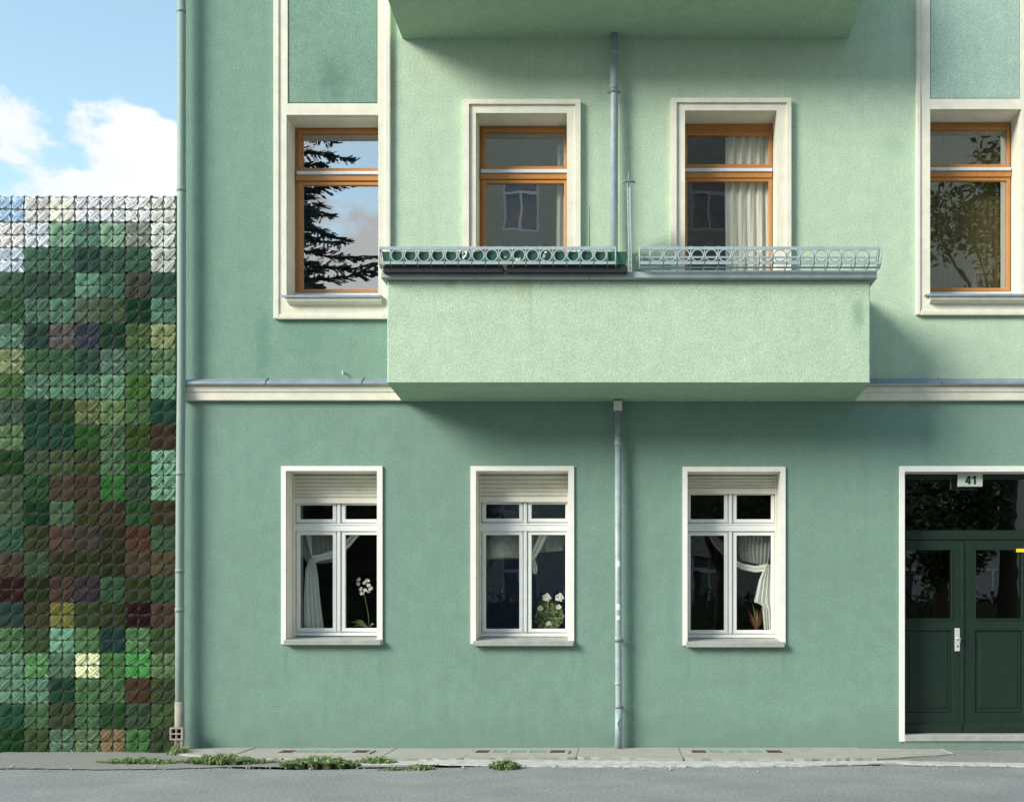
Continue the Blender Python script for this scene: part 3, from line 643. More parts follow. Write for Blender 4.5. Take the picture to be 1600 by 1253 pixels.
# two long planters in the left basket
for k, (a, c) in enumerate(((597, 786), (790, 980))):
    o = empty('planter_box', (PX((a+c)/2, .93), -.92, ZBT+.1), ('long dark green planter box in the left part of the ringed basket', 'long dark green planter box ending beside the balcony divider')[k], 'planter', 'planter boxes in the left basket')
    X0, X1 = PX(a, .96), PX(c, .96); zt = PZ(394.5, .96); zb = PZ(414, .96)
    mb = MB(); v = [(X0+.02,-.965,zb),(X1-.02,-.965,zb),(X1-.02,-.835,zb),(X0+.02,-.835,zb),(X0,-.985,zt),(X1,-.985,zt),(X1,-.815,zt),(X0,-.815,zt),
                    (X0+.01,-.975,zt),(X1-.01,-.975,zt),(X1-.01,-.825,zt),(X0+.01,-.825,zt),(X0+.01,-.975,zt-.03),(X1-.01,-.975,zt-.03),(X1-.01,-.825,zt-.03),(X0+.01,-.825,zt-.03)]
    mb.add(v, [(0,3,2,1),(0,1,5,4),(1,2,6,5),(2,3,7,6),(3,0,4,7),(4,5,9,8),(5,6,10,9),(6,7,11,10),(7,4,8,11),(8,9,13,12),(9,10,14,13),(10,11,15,14),(11,8,12,15)], 0)
    mb.build('box', M_boxg, o, .003)
    mb = MB(); mb.box(X0+.012, X1-.012, -.973, -.827, zt-.034, zt-.028); mb.build('soil', paint('dark_soil', (.03,.022,.015), .95, .4), o)
    mb = MB(); mb.box(X0+.01, X1+.0, -.965, -.82, zb-.075, zb-.008); mb.build('black_under_strip', M_black, o, .004)  # black strip filling the gap under the planter box
# twigs of a dead plant in the planter
mb = MB(); 
for px, pt, dx in ((921, 322, 0), (852, 374, -5), (848, 380, 4)): mb.tube([(PX(px, .9), -.9, PZ(398,.9)), (PX(px+dx*.4,.9), -.9, PZ((pt+398)/2,.9)), (PX(px+dx,.9), -.9, PZ(pt,.9))], [.004, .0035, .002], 5)
tag(mb.build('withered_plant', M_bark), 'thin dry stems standing up from the green planter box', 'plant')
rnd = random.Random(3)
for px, col, lab in ((726, M_petal, 'small white blossom poking through the basket left of the left balcony window'), (809, M_petal, 'tiny white blossom low on the basket below the left balcony window'), (850, M_petal, 'pale ragged blossom behind a ring near the downpipe')):
    mb = MB()
    for i in range(9):
        a = rnd.uniform(0, 6.3); c = Vector((PX(px, 1.0)+rnd.uniform(-.02,.02), -1.0+rnd.uniform(-.015,.015), PZ(402 if px != 809 else 407, 1.0)+rnd.uniform(-.05,.05)*(.4 if px == 809 else 1)))
        u = Vector((math.cos(a), .3, math.sin(a)))*.016; v_ = Vector((-math.sin(a), .4, math.cos(a)))*.011
        mb.add([c-u, c-v_, c+u, c+v_], [(0,1,2,3)])
    tag(mb.build('blossom', col), lab, 'flower', 'blossoms in the balcony basket')
# balcony divider seen edge-on, its front post pierced with slots
o = empty('balcony_divider', (PX(985,.5), -.5, ZBT), 'slim slotted divider post with cross finial between the two balconies', 'divider')
mb = MB(); xd = PX(982, .62); zt = PZ(288, .62); zb = ZBT-.5
xe = xd+.0
prof = [(-.60, zb), (-.60, zt-.03), (-.45, zt+.03), (-.30, zt-.16), (-.12, zt-.40), (-.03, zt-.50), (-.03, zb)]
mb.add([(xe+.004, y, z) for y, z in prof] + [(xe+.014, y, z) for y, z in prof], [tuple(range(7))[::-1], tuple(range(7, 14))] + [(i, (i+1)%7, (i+1)%7+7, i+7) for i in range(7)])
mb.build('screen', paint('divider_screen_paint', (.42,.52,.46), .6, .15), o)
x2 = xd+.035; zz = zb+.02
mb = MB(); mb.tube([(xd-.012, -.63, zt), (x2-.015, -.63, zb)], .006, 6); mb.tube([(xd+.016, -.63, zt), (x2+.012, -.63, zb)], .006, 6)
nn = 26
for i in range(nn):
    q = i/nn; cxx = xd+.002+(x2-.001-xd-.002)*q; z = zt+(zb-zt)*q; mb.box(cxx-.016, cxx+.016, -.634, -.626, z-.016, z+.006)
mb.build('slotted_post', M_rail, o)
mb = MB(); mb.tube([(xd+.0, -.63, zt-.02), (xd+.003, -.63, zt+.12)], .009, 8); mb.tube([(xd-.06, -.63, zt+.008), (xd-.03, -.63, zt+.03), (xd+.03, -.63, zt+.03), (xd+.07, -.63, zt+.012)], [.008, .012, .012, .008], 8); mb.build('finial', M_band, o)

# ------------------------------------------------------------------ things inside the windows
def curtain(name, left, right, m, label, folds=6, amp=.02, d=-.44, n=26, k=60, ph=0):
    def at(p, q):
        s_ = q*(len(p)-1); i = min(int(s_), len(p)-2); t_ = s_-i
        return (p[i][0]+(p[i+1][0]-p[i][0])*t_, p[i][1]+(p[i+1][1]-p[i][1])*t_)
    mb = MB(); v = []; f = []
    for i in range(n+1):
        a = at(left, i/n); c = at(right, i/n)
        for j in range(k+1):
            q = j/k; px = a[0]+(c[0]-a[0])*q; py = a[1]+(c[1]-a[1])*q
            off = amp*(math.sin(q*folds*2*math.pi+ph+.4*math.sin(i*.3)) + .4*math.sin(q*folds*4.3*math.pi+i*.12))
            v.append((PX(px, d), -d+off, PZ(py, d)))
            if i and j: b_ = i*(k+1)+j; f.append((b_-k-2, b_-k-1, b_, b_-1))
    mb.add(v, f, 0, True); return tag(mb.build(name, m), label, 'curtain')
# window 1
curtain('curtain', [(462,832),(466,845),(474,870),(480,880),(478,900),(474,940),(473,985)], [(524,832),(524,850),(522,878),(494,882),(496,905),(502,945),(505,985)], M_lace, 'thin net curtain gathered to the left in the leftmost ground floor window', 7, .010, -.42)
curtain('curtain', [(478,836),(486,868),(500,866),(524,858)], [(486,836),(489,880),(505,875),(524,872)], M_sheer, 'white looped sash across the left pane of the leftmost ground floor window', 2, .006, -.40, 16, 12)
curtain('curtain', [(484,872),(477,890),(475,930),(476,986)], [(492,872),(497,900),(501,945),(507,986)], M_sheer, 'white tied tail hanging down in the leftmost ground floor window', 4, .012, -.395, 20, 40)
curtain('curtain', [(535,866),(548,852),(562,836)], [(535,848),(545,838),(553,828)], M_sheer, 'white swag crossing the upper corner of the right pane in the leftmost window', 2, .006, -.40, 12, 12)
curtain('curtain', [(462,830),(462,990)], [(474,830),(473,990)], M_gcurt, 'grey side drape at the left edge of the leftmost ground floor window', 3, .015, -.48, 10, 24)
# window 2: lampshade, swag, wall lamp
o = empty('pendant_lamp', (PX(784,-.66), .66, PZ(870,-.66)), 'pale domed lampshade hanging behind the left pane of the middle window', 'lamp')
mb = MB(); c = (PX(785,-.66), .66); n = 28; prof = [(.07, 838), (.13, 842), (.18, 852), (.20, 862), (.205, 871), (.20, 872)]
v = []; f = []
for i, (r, py) in enumerate(prof):
    for k in range(n):
        a = 2*math.pi*k/n; v.append((c[0]+r*math.cos(a), c[1]+r*math.sin(a), PZ(py, -.66)))
        if i: b_ = i*n; f.append((b_-n+k, b_-n+(k+1) % n, b_+(k+1) % n, b_+k))
mb.add(v, f, 0, True); mb.build('lamp_shade', M_curt, o)
mb = MB(); mb.tube([(c[0], .66, PZ(840,-.66)), (c[0], .66, h2[3]+.25)], .006, 6); mb.build('cord', M_black, o)
curtain('curtain', [(824,888),(838,870),(856,836)], [(824,868),(832,858),(842,836)], M_sheer, 'pale diagonal swag in the right pane of the middle window', 2, .006, -.40, 12, 12)
curtain('curtain', [(824,872),(828,884),(832,896)], [(834,868),(840,888),(838,897)], M_sheer, 'small knotted curtain end beside the centre post of the middle window', 2, .006, -.44, 10, 8)
curtain('curtain', [(754,832),(760,870)], [(886,832),(880,860)], M_lace, 'thin lace pelmet across the top of the middle window', 10, .01, -.5, 8, 60)
# window 3
curtain('curtain', [(1150,832),(1153,850),(1156,870),(1160,876)], [(1206,832),(1205,850),(1203,870),(1199,884)], M_lace, 'thin net curtain spread over the right pane of the window right of the downpipe', 8, .012, -.42, 16, 60)
curtain('curtain', [(1104,832),(1112,848),(1122,860),(1136,874)], [(1114,832),(1130,846),(1134,856),(1138,862)], M_lace, 'lace swag in the left pane of the window right of the downpipe', 3, .006, -.45, 14, 16)
curtain('curtain', [(1148,874),(1160,880),(1180,884),(1200,880)], [(1148,884),(1160,890),(1180,894),(1200,892)], M_sheer, 'white looped sash across the right pane of the window right of the downpipe', 2, .006, -.40, 16, 12)
curtain('curtain', [(1196,882),(1186,905),(1178,940),(1190,945),(1194,985)], [(1204,882),(1206,905),(1207,940),(1207,960),(1207,986)], M_sheer, 'white tied tail hanging at the right of the window right of the downpipe', 4, .012, -.395, 24, 40)
# window C curtains
curtain('curtain', [(1134,214),(1133,290),(1134,420),(1136,540)], [(1206,214),(1206,290),(1206,420),(1206,540)], M_curt, 'pleated cream curtain hanging at the right of the balcony window with open fanlight', 5, .02, -.405, 24, 100)
mb = MB(); mb.tube([(PX(1068,-.46), .46, PZ(213,-.46)), (PX(1210,-.46), .46, PZ(213,-.46))], .010, 8); tag(mb.build('curtain_rod', M_wood), 'wooden curtain rod across the fanlight of the right balcony window', 'rod')
curtain('curtain', [(870,228),(870,300),(868,420),(868,520)], [(884,220),(885,300),(885,420),(885,520)], M_curt, 'narrow pale curtain at the right edge of the left balcony window', 2, .012, -.42, 12, 30)
curtain('curtain', [(1450,205),(1450,460)], [(1580,205),(1580,460)], M_net, 'brown woven blind filling the wooden window at the right edge', 14, .006, -.47, 6, 120)
# plants on the inner sills
def leafblade(mb, base, tip, wdt, m=0):
    base = Vector(base); tip = Vector(tip); mid = (base+tip)/2+Vector((0,0,.03)); s_ = Vector((wdt, 0, 0)) if abs((tip-base).x) < abs((tip-base).z) else Vector((0, 0, wdt))
    mb.add([base, mid-s_, tip, mid+s_], [(0,1,2,3)], m)
def pot(o, x, z, r, m):
    mb = MB(); y = .46; mb.tube([(x, y, z), (x, y, z+.09), (x, y, z+.1)], [r*.75, r, r*1.08], 16); mb.build('pot', m, o)
inz = h1[2]+.03
mb = MB(); 
for h in (h1, h2, h3): pass
for h in (h1, h2, h3):
    mb = MB(); mb.box(h[0]-.02, h[1]+.02, .395, .62, h[2]+.02, h[2]+.045)
    mb.build('inner_sill', M_white, B, .004)
zs = h1[2]+.045
o = empty('orchid', (PX(572,-.46), .46, zs), 'white and pink orchid in a pale pot behind the leftmost ground floor window', 'plant')
xo = PX(577,-.46); pot(o, xo, zs, .045, M_sticker)
mb = MB(); mb.tube([(xo, .46, zs+.09), (xo-.01, .455, PZ(960,-.46)), (PX(571,-.46), .45, PZ(935,-.46)), (PX(567,-.46), .44, PZ(922,-.46))], .004, 6); mb.build('stem', M_grass, o)
mb = MB()
for tx, tz in ((548, 971), (552, 978), (586, 975), (556, 968)): leafblade(mb, (xo, .45, zs+.1), (PX(tx,-.46), .43, PZ(tz,-.46)), .014)
mb.build('leaf', M_grass, o)
mb = MB(); rnd = random.Random(4)
for fx, fy in ((560,912),(564,920),(570,910),(576,914),(580,919),(571,922),(566,927),(576,923),(561,905),(575,907)):
    c = Vector((PX(fx,-.44), .43+rnd.uniform(-.01,.01), PZ(fy,-.44)))
    for k in range(5):
        a = k*1.257+rnd.uniform(0, 1); u = Vector((math.cos(a), rnd.uniform(-.5,.2), math.sin(a))); s_ = Vector((-math.sin(a), 0, math.cos(a)))*.011
        mb.add([c, c+u*.014-s_, c+u*.027, c+u*.014+s_], [(0,1,2,3)], 1 if k == 4 or fx < 562 else 0)
mb.build('blossom', [M_petal, M_pink], o)
zs = h2[2]+.045
o = empty('rose_plant', (PX(858,-.46), .46, zs), 'bushy potted plant with cream roses behind the middle ground floor window', 'plant'); pot(o, PX(860,-.46), zs, .07, M_stone)
mb = MB(); rnd = random.Random(8)
for i in range(420):
    a = rnd.uniform(0, 6.28); r = rnd.random()**.5; px = 858+23*r*math.cos(a); py = 963+22*r*math.sin(a)
    c = Vector((PX(px,-.44), .46+rnd.uniform(-.06,.06), PZ(py,-.44))); a = rnd.uniform(0, 6.28); u = Vector((math.cos(a), rnd.uniform(-.6,.6), math.sin(a)))*.019; s_ = Vector((-math.sin(a), .3, math.cos(a)))*.007
    mb.add([c-u, c-s_, c+u, c+s_], [(0,1,2,3)])
for i in range(14):
    a = rnd.uniform(-1, 1); mb.tube([(PX(860,-.46), .46, zs+.08), (PX(858+a*14,-.45), .46, PZ(950,-.45)), (PX(858+a*26,-.44), .45, PZ(930+abs(a)*18,-.44))], .003, 4)
mb.build('foliage', M_grass, o)
for fx, fy, r in ((854,933,.035), (874,933,.036), (844,950,.024), (873,948,.022), (857,974,.022)):
    mb = MB(); c = Vector((PX(fx,-.42), .41, PZ(fy,-.42)))
    for k in range(14):
        a = k*2.4; q = (k/14)**.6; u = Vector((math.cos(a), -.9+q*.8, math.sin(a))).normalized(); s_ = Vector((-math.sin(a), 0, math.cos(a)))*r*.5; p = c+Vector((u.x, 0, u.z))*r*q
        mb.add([p-s_, p+u*r*.5-s_*.6, p+u*r*.6+s_*.6, p+s_], [(0,1,2,3)])
    mb.build('rose', M_petal, o)
zs = h3[2]+.045
o = empty('dry_plant', (PX(1182,-.46), .46, zs), 'reddish spiky potted plant beside the hanging curtain tail of the right ground floor window', 'plant'); pot(o, PX(1183,-.46), zs, .05, M_zinc)
mb = MB(); rnd = random.Random(12)
for i in range(26):
    a = rnd.uniform(-1.2, 1.2); ln = rnd.uniform(10, 38)
    leafblade(mb, (PX(1182,-.45), .45, zs+.09), (PX(1182+ln*.55*math.sin(a),-.44), .45+rnd.uniform(-.06,.04), PZ(978-ln*math.cos(a),-.44)), .006, rnd.choice((0,0,1)))
mb.build('leaf', [M_red, M_grass], o)

# ------------------------------------------------------------------ light well covers in the pavement
wells = [((439,461),(466,490),(495,519),(525,548),(553,576)), ((744,765),(772,792),(800,822),(829,853),(860,883)), ((1081,1103),(1109,1131),(1139,1160),(1168,1190),(1198,1222))]
for k, cells in enumerate(wells):
    ya, yb = -.33, -.60
    x0 = PX(cells[0][0]-6, .46); x1 = PX(cells[-1][1]+6, .46); zz = .041
    o = empty('light_well_cover', ((x0+x1)/2, -.46, .03), ('light well cover in the pavement below the leftmost ground floor window, half hidden by weeds', 'light well cover in the pavement below the middle ground floor window', 'light well cover in the pavement below the ground floor window right of the downpipe')[k], 'light well', 'light well covers along the wall')
    holes = [(PX(a, .46), PX(c, .46)) for a, c in cells]
    mb = MB(); xs = [x0] + [v for h in holes for v in h] + [x1]
    for a, c in zip(xs[::2], xs[1::2]): mb.box(a, c, ya, yb, .02, zz)
    mb.box(x0, x1, ya+.03, ya+.0005, .02, zz); mb.box(x0, x1, yb-.0005, yb-.03, .02, zz); mb.build('frame', M_conc, o)
    for j, (a, c) in enumerate(holes):
        if j in (0, 4):
            mb = MB(); mb.box(a+.001, c-.001, ya-.002, yb+.002, .025, .0372, 1); n = 6
            for i in range(n): 
                q = a+(c-a)*(i+.5)/n; mb.add([(q-.008,ya-.004,.0395),(q+.006,ya-.004,.0395),(q+.022,yb+.004,.0395),(q+.008,yb+.004,.0395)], [(0,3,2,1)])
            mb.build('grille', [M_rust, M_black], o)
        else:
            mb = MB(); mb.box(a+.003, c-.003, ya-.004, yb+.004, .025, .0395); mb.build('glass_block', M_frost, o, .004)
# hollow clay block by the foot of the corner pipe
o = empty('hollow_block', (PX(274,.2), -.18, 0), 'pale hollow block with square holes at the foot of the corner downpipe', 'block')
r = rect_at(265, 285.5, 1136, 1156, .24); mb = MB(); wx = (r[1]-r[0]); wz = r[3]-r[2]; hs = []
for i in range(2):
    for j in range(2): hs.append((r[0]+wx*(.12+.42*i), r[0]+wx*(.12+.42*i)+wx*.32, r[2]+wz*(.12+.42*j), r[2]+wz*(.12+.42*j)+wz*.32))
mb.plate(r, hs, -.24, -.18); mb.build('block', M_hole, o, .003)
mb = MB(); mb.box(r[0]+.01, r[1]-.01, -.179, -.171, r[2]+.01, r[3]-.01); mb.build('backing', M_black, o)
mb = MB(); mb.pbox(281, 285.5, 1156, 1174, .18, .23); mb.build('bracket_leg', M_hole, o, .002)

# ------------------------------------------------------------------ stitched panel
ROWS = """
166,196,222|208,208,208|222,222,208|212,212,220|208,210,216|238,238,236|214,216,210
220,218,216|206,214,222|140,184,155|105,158,136|142,186,156|160,170,160|198,206,198
196,212,232|86,140,114|84,138,108|55,98,86|70,116,96|70,122,90|180,186,180
75,122,90|64,106,85|70,112,90|108,166,138|82,132,106|86,92,80|64,112,94
70,122,70|95,142,116|98,150,122|105,130,100|85,116,75|20,76,45|98,154,126
112,160,132|55,92,76|122,116,114|76,86,104|30,82,50|96,132,74|152,168,110
152,172,114|76,128,80|70,122,80|60,102,85|106,148,126|86,138,90|112,152,100
86,132,64|106,158,126|100,156,120|96,152,120|112,168,130|76,132,44|112,168,130
86,116,95|30,86,60|50,92,44|126,142,84|116,152,94|86,132,74|28,92,65
112,152,94|34,92,65|34,92,70|44,112,34|92,132,84|65,96,20|80,64,44
34,86,30|80,106,74|86,112,64|76,92,44|92,138,90|44,112,34|126,184,150
86,112,80|50,102,50|95,80,58|86,70,48|48,134,44|65,92,65|122,178,142
86,116,80|18,72,40|86,122,84|76,76,38|82,70,48|44,102,50|76,70,38
60,116,85|70,80,44|106,80,68|80,75,64|60,60,34|102,64,44|70,112,75
92,80,64|70,106,70|65,70,34|60,70,30|50,60,28|96,80,60|102,92,64
62,30,24|50,66,24|96,75,64|70,60,70|65,106,70|60,76,30|60,102,60
50,82,76|76,76,44|134,134,54|65,86,40|60,76,34|52,20,18|96,75,60
90,142,84|76,102,54|116,178,146|90,142,84|28,76,70|96,154,90|76,106,54
112,162,130|104,174,100|96,142,110|208,218,170|80,142,68|74,176,80|112,148,94
106,162,130|106,162,130|28,86,60|86,136,80|86,136,80|92,70,44|76,96,50
40,102,75|86,132,84|76,92,50|86,132,84|40,96,44|70,102,70|80,112,60
18,86,30|76,106,60|106,152,120|116,152,104|154,132,90|80,138,70|65,92,50""".strip().split('\n')
CELL = 39.45/PPM; HALF = CELL/2
pd = .03
pz_top = PZ(308, pd); nrow = len(ROWS); pz_bot = pz_top - nrow*CELL
px_r = PX(275.5, pd)
PAN = empty('stitched_panel', (px_r-3.5*CELL, 0, pz_bot), 'tall screen of cross stitched yarn squares in greens, browns and white beside the corner downpipe', 'screen')
def add_shade(me, vals):
    at_ = me.color_attributes.new('shade', 'FLOAT_COLOR', 'POINT')
    [at_][0].data.foreach_set('color', [q for v in vals for q in (v, v, v, 1)])
def block_mesh(seed):
    rnd = random.Random(seed); mb = MB(); sh = []
    # canvas under the stitches, its colour darkened as shade between the strands
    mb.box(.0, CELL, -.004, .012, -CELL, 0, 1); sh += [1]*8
    for ci in range(2):
        for cj in range(2):
            x0 = ci*HALF; z0 = -(cj+1)*HALF
            for layer in (0, 1):
                n = 8 if layer else 7
                j = lambda: rnd.uniform(-.007, .007)
                A = Vector((x0+.011+j(), -.002, z0+.011+j())); Bv = Vector((x0+HALF-.011+j(), -.002, z0+HALF-.011+j()))
                if not layer: A, Bv = Vector((x0+.011+j(), -.002, z0+HALF-.011+j())), Vector((x0+HALF-.011+j(), -.002, z0+.011+j()))
                dirv = (Bv-A).normalized(); lat = Vector((-dirv.z, 0, dirv.x)); wid = rnd.uniform(.030, .040) if layer else rnd.uniform(.034, .042)
                top = .008 if layer else .002
                for s_ in range(n):
                    u = (s_/(n-1)*2-1); pts = []
                    tw = rnd.uniform(-.5, .5); e0 = rnd.uniform(-.004, .004); e1 = rnd.uniform(-.004, .004)
                    for q in (0, .14, .32, .5, .68, .86, 1):
                        bow = math.sin(math.pi*q)**.6; spr = .10+.90*bow
                        p = A+(Bv-A)*q + lat*((u+tw*(q-.5))*wid*spr*.9 + (e0 if q < .5 else e1)) + Vector((0, -(top*bow + .002*(1-u*u)*bow + rnd.uniform(-.001, .004)), 0))
                        pts.append(p)
                    r = rnd.uniform(.0034, .0050); n0 = len(mb.v)
                    mb.tube(pts, [r*.75, r, r, r, r, r, r*.75], 5, 0, False)
                    v = rnd.uniform(.62, 1.42); sh += [v]*(len(mb.v)-n0)
    # black discs painted as the shade in the needle holes at the corners
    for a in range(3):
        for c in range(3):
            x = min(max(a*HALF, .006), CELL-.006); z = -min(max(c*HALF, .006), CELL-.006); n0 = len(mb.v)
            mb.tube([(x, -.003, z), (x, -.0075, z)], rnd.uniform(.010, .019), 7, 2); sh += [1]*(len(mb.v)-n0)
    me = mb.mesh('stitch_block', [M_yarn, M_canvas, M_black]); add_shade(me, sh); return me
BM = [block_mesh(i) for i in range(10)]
names_col = lambda c: ('white' if min(c) > 195 else 'cream' if c[0] > 180 and c[1] > 180 else 'grey' if max(c)-min(c) < 22 and c[0] > 70 else 'brown' if c[0] > c[1]+8 else 'pale green' if c[1] > 150 else 'bright green' if c[1] > 125 and c[1] > c[2]+60 else 'dark green' if c[1] < 95 else 'green')
rnd = random.Random(2)
YK = .95
for r_, line in enumerate(ROWS):
    cols = [tuple(int(v) for v in q.split(',')) for q in line.split('|')]
    ext = [rnd.choice(cols), rnd.choice(cols)]
    for c_ in range(-2, 7):
        c = cols[c_] if c_ >= 0 else ext[c_+2]
        if c_ < 0 and r_ < 2: c = cols[0]
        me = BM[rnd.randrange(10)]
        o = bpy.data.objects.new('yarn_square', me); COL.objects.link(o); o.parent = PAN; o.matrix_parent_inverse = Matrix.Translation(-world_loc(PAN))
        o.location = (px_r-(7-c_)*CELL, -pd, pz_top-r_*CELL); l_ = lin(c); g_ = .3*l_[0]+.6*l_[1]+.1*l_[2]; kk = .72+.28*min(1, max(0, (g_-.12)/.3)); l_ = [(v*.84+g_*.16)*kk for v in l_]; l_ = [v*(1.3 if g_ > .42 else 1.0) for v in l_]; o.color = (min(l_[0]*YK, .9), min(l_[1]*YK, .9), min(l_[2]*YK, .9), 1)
mb = MB(); mb.box(px_r-9*CELL, px_r, .03, -.012, pz_bot, pz_top); mb.build('backing', M_back, PAN)
# loose yarn ends looping over the top edge
mb = MB()
for i in range(1, 15):
    x = px_r-i*HALF+.01; mb.tube([(x-.012, -.035, pz_top-.012), (x-.004, -.034, pz_top+.016), (x+.01, -.034, pz_top+.012), (x+.012, -.03, pz_top-.01)], .004, 5)
tag(mb.build('edge_loop', paint('edge_yarn', (.12,.14,.13), .8, .2), PAN), 'dark yarn loops along the top edge')

# ------------------------------------------------------------------ weeds along the foot of the wall
def weeds(x0, x1, y0, y1, n, hgt, label, seed, broad=False):
    rnd = random.Random(seed); mb = MB()
    for i in range(n):
        a = rnd.random(); px = x0+(x1-x0)*a; env = math.sin(math.pi*min(max(a, .06), .94))**.5*(.65+.35*math.sin(a*19+seed)**2)
        ycen = (y0+y1)/2+2; gx, gy = ground(px, ycen + (y1-ycen)*rnd.uniform(-.85, .9)*env)
        h = hgt*rnd.uniform(.35, 1.1)*env; az = rnd.uniform(0, 6.28); ln = rnd.uniform(.2, 1.1)*h; w_ = rnd.uniform(.004, .008)*(2.2 if broad else 1)
        h *= .85; b0 = Vector((gx, gy, 0)); dv = Vector((math.cos(az), math.sin(az), 0)); sd_ = Vector((-dv.y, dv.x, 0))*w_
        m_ = b0+dv*ln*.35+Vector((0, 0, h*.65)); t_ = b0+dv*ln+Vector((0, 0, h*(.95 if not broad else .75)))
        mb.add([b0-sd_, b0+sd_, m_+sd_*1.2, m_-sd_*1.2, t_], [(0,1,2,3), (3,2,4)])
    o = mb.build('weed_clump', M_grass); return tag(o, label, 'weeds', 'weeds along the foot of the wall')
weeds(150, 288, 1184, 1196, 1700, .07, 'low weeds in front of the stitched panel at the corner downpipe', 1)
weeds(284, 412, 1182, 1198, 2600, .11, 'long grassy weed patch right of the corner downpipe', 2)
weeds(438, 562, 1186, 1203, 3000, .12, 'bushy weed patch below the leftmost light well cover', 3, True)
weeds(556, 620, 1184, 1196, 700, .09, 'thin straggling weeds between the two left light well covers', 4)
weeds(380, 450, 1186, 1194, 300, .05, 'sparse flat weeds joining the two big weed patches', 5)
weeds(636, 680, 1194, 1204, 420, .06, 'small weed tuft left of the plaster edge', 6)
weeds(766, 810, 1190, 1204, 620, .11, 'single leafy weed tuft standing alone below the middle window', 7, True)
weeds(262, 296, 1172, 1182, 330, .14, 'weeds growing up against the hollow block', 8)
weeds(590, 645, 1198, 1204, 160, .04, 'tiny weeds on the asphalt edge left of the small tuft', 9)
# pebbles
mb = MB(); rnd = random.Random(6)
for i in range(260):
    gx, gy = ground(rnd.uniform(0, 1590), rnd.gauss(1199, 3.5)); r = rnd.uniform(.005, .013)*(1 if rnd.random() < .9 else 1.8)
    v = [(gx+r*rnd.uniform(.7,1.2), gy, .008+r*.3), (gx, gy+r, .008+r*.3), (gx-r*rnd.uniform(.7,1.2), gy, .008+r*.3), (gx, gy-r, .008+r*.3), (gx, gy, .008+r), (gx, gy, 0)]
    mb.add(v, [(0,1,4),(1,2,4),(2,3,4),(3,0,4),(1,0,5),(2,1,5),(3,2,5),(0,3,5)])
tag(mb.build('gravel', M_conc), kind='stuff')

# ------------------------------------------------------------------ across the street (seen in the panes)
OB = empty('apartment_building', (8, -26, 0), 'beige rendered house across the street, mirrored in the balcony windows', 'building')
mb = MB(); wins = []
for fl_ in range(6):
    for k in range(9): wins.append((-4.0+k*3.1, -2.8+k*3.1, 1.9+fl_*3.1, 3.7+fl_*3.1))
mb.plate((-5.6, 24, -.02, 19.5), wins, -26, -26.3); mb.box(-5.6, 24, -26.3, -36, -.02, 19.5); mb.build('wall', M_opp, OB)
mb = MB(); mb.box(-6, 24.4, -25.6, -36.4, 19.5, 20.0); mb.build('roof', M_roof, OB)
f0 = None
for (a, c, e, g_) in wins:
    if f0 is None:
        mb = MB(); mb.plate((0, 1.2, 0, 1.8), [(.08, .56, .08, 1.2), (.64, 1.12, .08, 1.2), (.08, 1.12, 1.3, 1.72)], -.05, -.12); f0 = mb.mesh('window', M_white)
        mb = MB(); mb.add([(.05,0,.05),(1.15,0,.05),(1.15,0,1.75),(.05,0,1.75)], [(3,2,1,0)]); p0 = mb.mesh('pane', M_glass2)
        mb = MB(); mb.add([(.02,0,.02),(1.18,0,.02),(1.18,0,1.78),(.02,0,1.78)], [(3,2,1,0)]); k0 = mb.mesh('blind', M_room)
    o = bpy.data.objects.new('window', f0); COL.objects.link(o); o.parent = OB; o.location = (a-8, -.02, e)
    q = bpy.data.objects.new('pane', p0); COL.objects.link(q); q.parent = o; q.location = (0, -.09, 0)
    q = bpy.data.objects.new('blind', k0); COL.objects.link(q); q.parent = o; q.location = (0, -.2, 0)

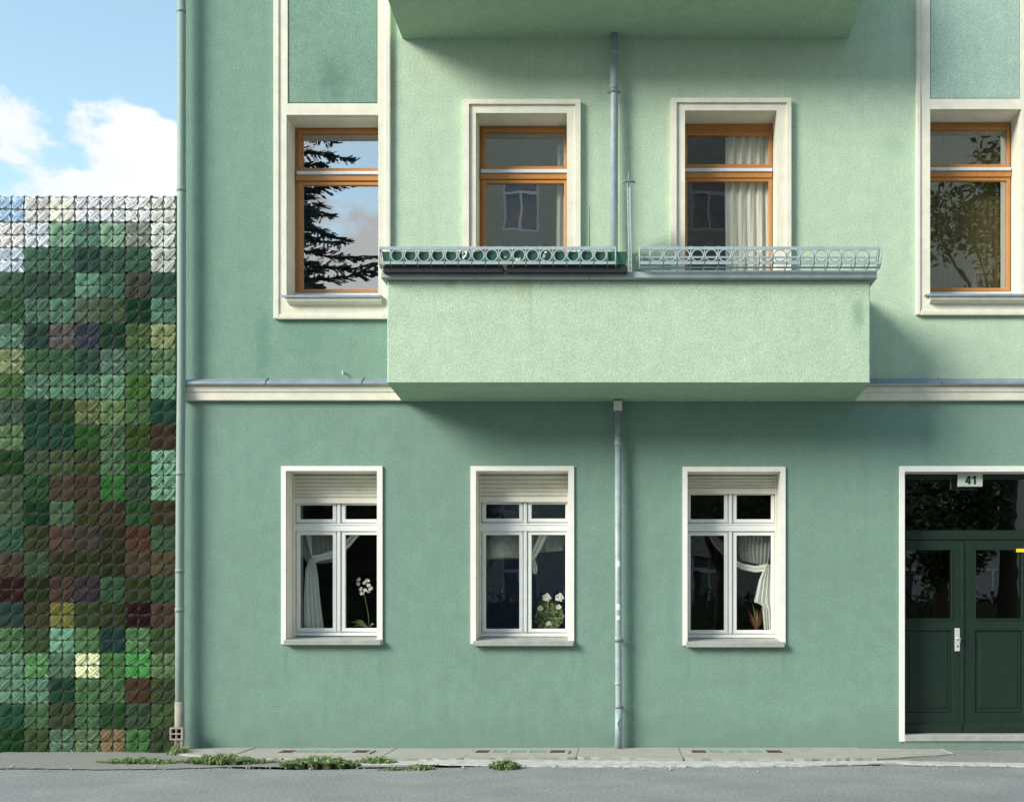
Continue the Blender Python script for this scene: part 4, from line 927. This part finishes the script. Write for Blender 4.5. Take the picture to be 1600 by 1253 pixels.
def leafcloud(mb, c, rad, n, size, rnd, squash=1):
    for i in range(n):
        v = Vector((rnd.gauss(0, 1), rnd.gauss(0, 1), rnd.gauss(0, 1))).normalized()*rad*rnd.random()**.4; v.z *= squash
        p = c+v; u = Vector((rnd.uniform(-1,1), rnd.uniform(-1,1), rnd.uniform(-.6,.6))).normalized(); w_ = u.cross(Vector((rnd.uniform(-1,1), rnd.uniform(-1,1), 1))).normalized()
        s_ = size*rnd.uniform(.6, 1.4); mb.add([p-u*s_, p-w_*s_*.5, p+u*s_, p+w_*s_*.5], [(0,1,2,3)])
def conifer(x, y, h, rb, label, seed):
    rnd = random.Random(seed); o = empty('conifer_tree', (x, y, 0), label, 'tree')
    mb = MB(); mb.tube([(x, y, -.1), (x, y, h*.5), (x, y, h)], [.32, .2, .03], 10); mb.build('trunk', M_bark, o)
    br = MB(); nd = MB(); z = 2.5
    while z < h-.4:
        k = rnd.randint(4, 6); a0 = rnd.uniform(0, 6.3); rr = rb*(1-(z/h))**.75
        for i in range(k):
            a = a0+i*6.283/k+rnd.uniform(-.3,.3); ln = rr*rnd.uniform(.65, 1.15); dv = Vector((math.cos(a), math.sin(a), 0)); pts = []
            for s_ in range(7):
                q = s_/6; pts.append(Vector((x, y, z))+dv*ln*q+Vector((0, 0, -.35*ln*q*(1-q*.9)+rnd.uniform(-.03,.03))))
            br.tube(pts, [.05*(1-q/7)+.01 for q in range(7)], 5)
            for s_ in range(int(ln*44)):
                q = rnd.uniform(.15, 1.0); p = pts[0].lerp(pts[-1], q); p.z = pts[min(int(q*6), 6)].z
                side = Vector((-dv.y, dv.x, 0))*rnd.choice((-1, 1)); tl = rnd.uniform(.15, .55)*(1.15-q*.7)
                tip = p+side*tl+dv*tl*.7+Vector((0, 0, -tl*rnd.uniform(-.12, .30)))
                for m_ in range(5):
                    c = p.lerp(tip, (m_+.6)/5.2); u = (tip-p).normalized()*.085; w_ = Vector((rnd.uniform(-1,1), rnd.uniform(-1,1), rnd.uniform(-.5,1))).normalized()*.035
                    nd.add([c-u, c-w_, c+u, c+w_], [(0,1,2,3)])
        z += rnd.uniform(.35, .5)
    br.build('branches', M_bark, o); nd.build('needles', M_needle, o)
conifer(-9.3, -17.5, 20, 5.7, 'dark conifer across the street, mirrored in the left upper window', 11)
def broadleaf(x, y, h, rad, label, seed, zc):
    rnd = random.Random(seed); o = empty('broadleaf_tree', (x, y, 0), label, 'tree'); mb = MB()
    mb.tube([(x, y, -.1), (x+.1, y, zc*.6), (x, y+.1, zc)], [.28, .2, .1], 10)
    cr_ = MB()
    for i in range(16):
        v = Vector((rnd.gauss(0,1), rnd.gauss(0,1), rnd.gauss(0,.8))).normalized()*rad*rnd.uniform(.35, .85); c = Vector((x, y, zc+.5))+v
        mb.tube([(x, y, zc*.62), Vector((x, y, zc*.8)).lerp(c, .5), c], [.09, .05, .02], 5); leafcloud(cr_, c, rad*.42, 420, .11, rnd, .8)
    mb.build('trunk', M_bark, o); cr_.build('crown', M_leaf, o)
broadleaf(10.6, -20, 16, 3.4, 'leafy tree across the street, mirrored in the upper window at the right edge', 21, 11.6)
broadleaf(8.6, -19.5, 6, 1.9, 'small round tree across the street, mirrored in the door panes', 24, 3.6)
broadleaf(2.6, -19, 7, 2.4, 'small leafy tree across the street, mirrored in the ground floor windows', 22, 4.4)
broadleaf(-6.2, -20.5, 7, 2.6, 'round leafy tree across the street beside the conifer', 23, 4.2)
rnd = random.Random(31); mb = MB()
for i in range(9000):
    p = Vector((rnd.uniform(-9, 14), -22+rnd.uniform(-.5, .5), rnd.uniform(0, 2.25+.12*math.sin(i)))); u = Vector((rnd.uniform(-1,1), rnd.uniform(-1,1), rnd.uniform(-1,1))).normalized(); w_ = u.orthogonal().normalized()
    mb.add([p-u*.09, p-w_*.06, p+u*.09, p+w_*.06], [(0,1,2,3)])
mb.box(-9, 14, -22.35, -21.65, 0, 2.0)
tag(mb.build('hedge', M_hedge), 'clipped dark hedge across the street, mirrored low in the ground floor windows', 'hedge')

rnd = random.Random(41); mb = MB()
for i in range(9000):
    zz = rnd.uniform(0, 5.4); p = Vector((rnd.uniform(-20, -5.7), -21+rnd.uniform(-.8, .8), zz+.3*math.sin(i))); u = Vector((rnd.uniform(-1,1), rnd.uniform(-1,1), rnd.uniform(-1,1))).normalized(); w_ = u.orthogonal().normalized()
    mb.add([p-u*.13, p-w_*.08, p+u*.13, p+w_*.08], [(0,1,2,3)])
mb.box(-20, -5.9, -21.6, -20.5, 0, 4.9)  # unseen hedge added to darken window reflections and block low sky
tag(mb.build('hedge', M_hedge), 'tall dark hedge added unseen across the street to darken the leftmost ground floor window and block low sky', 'hedge')
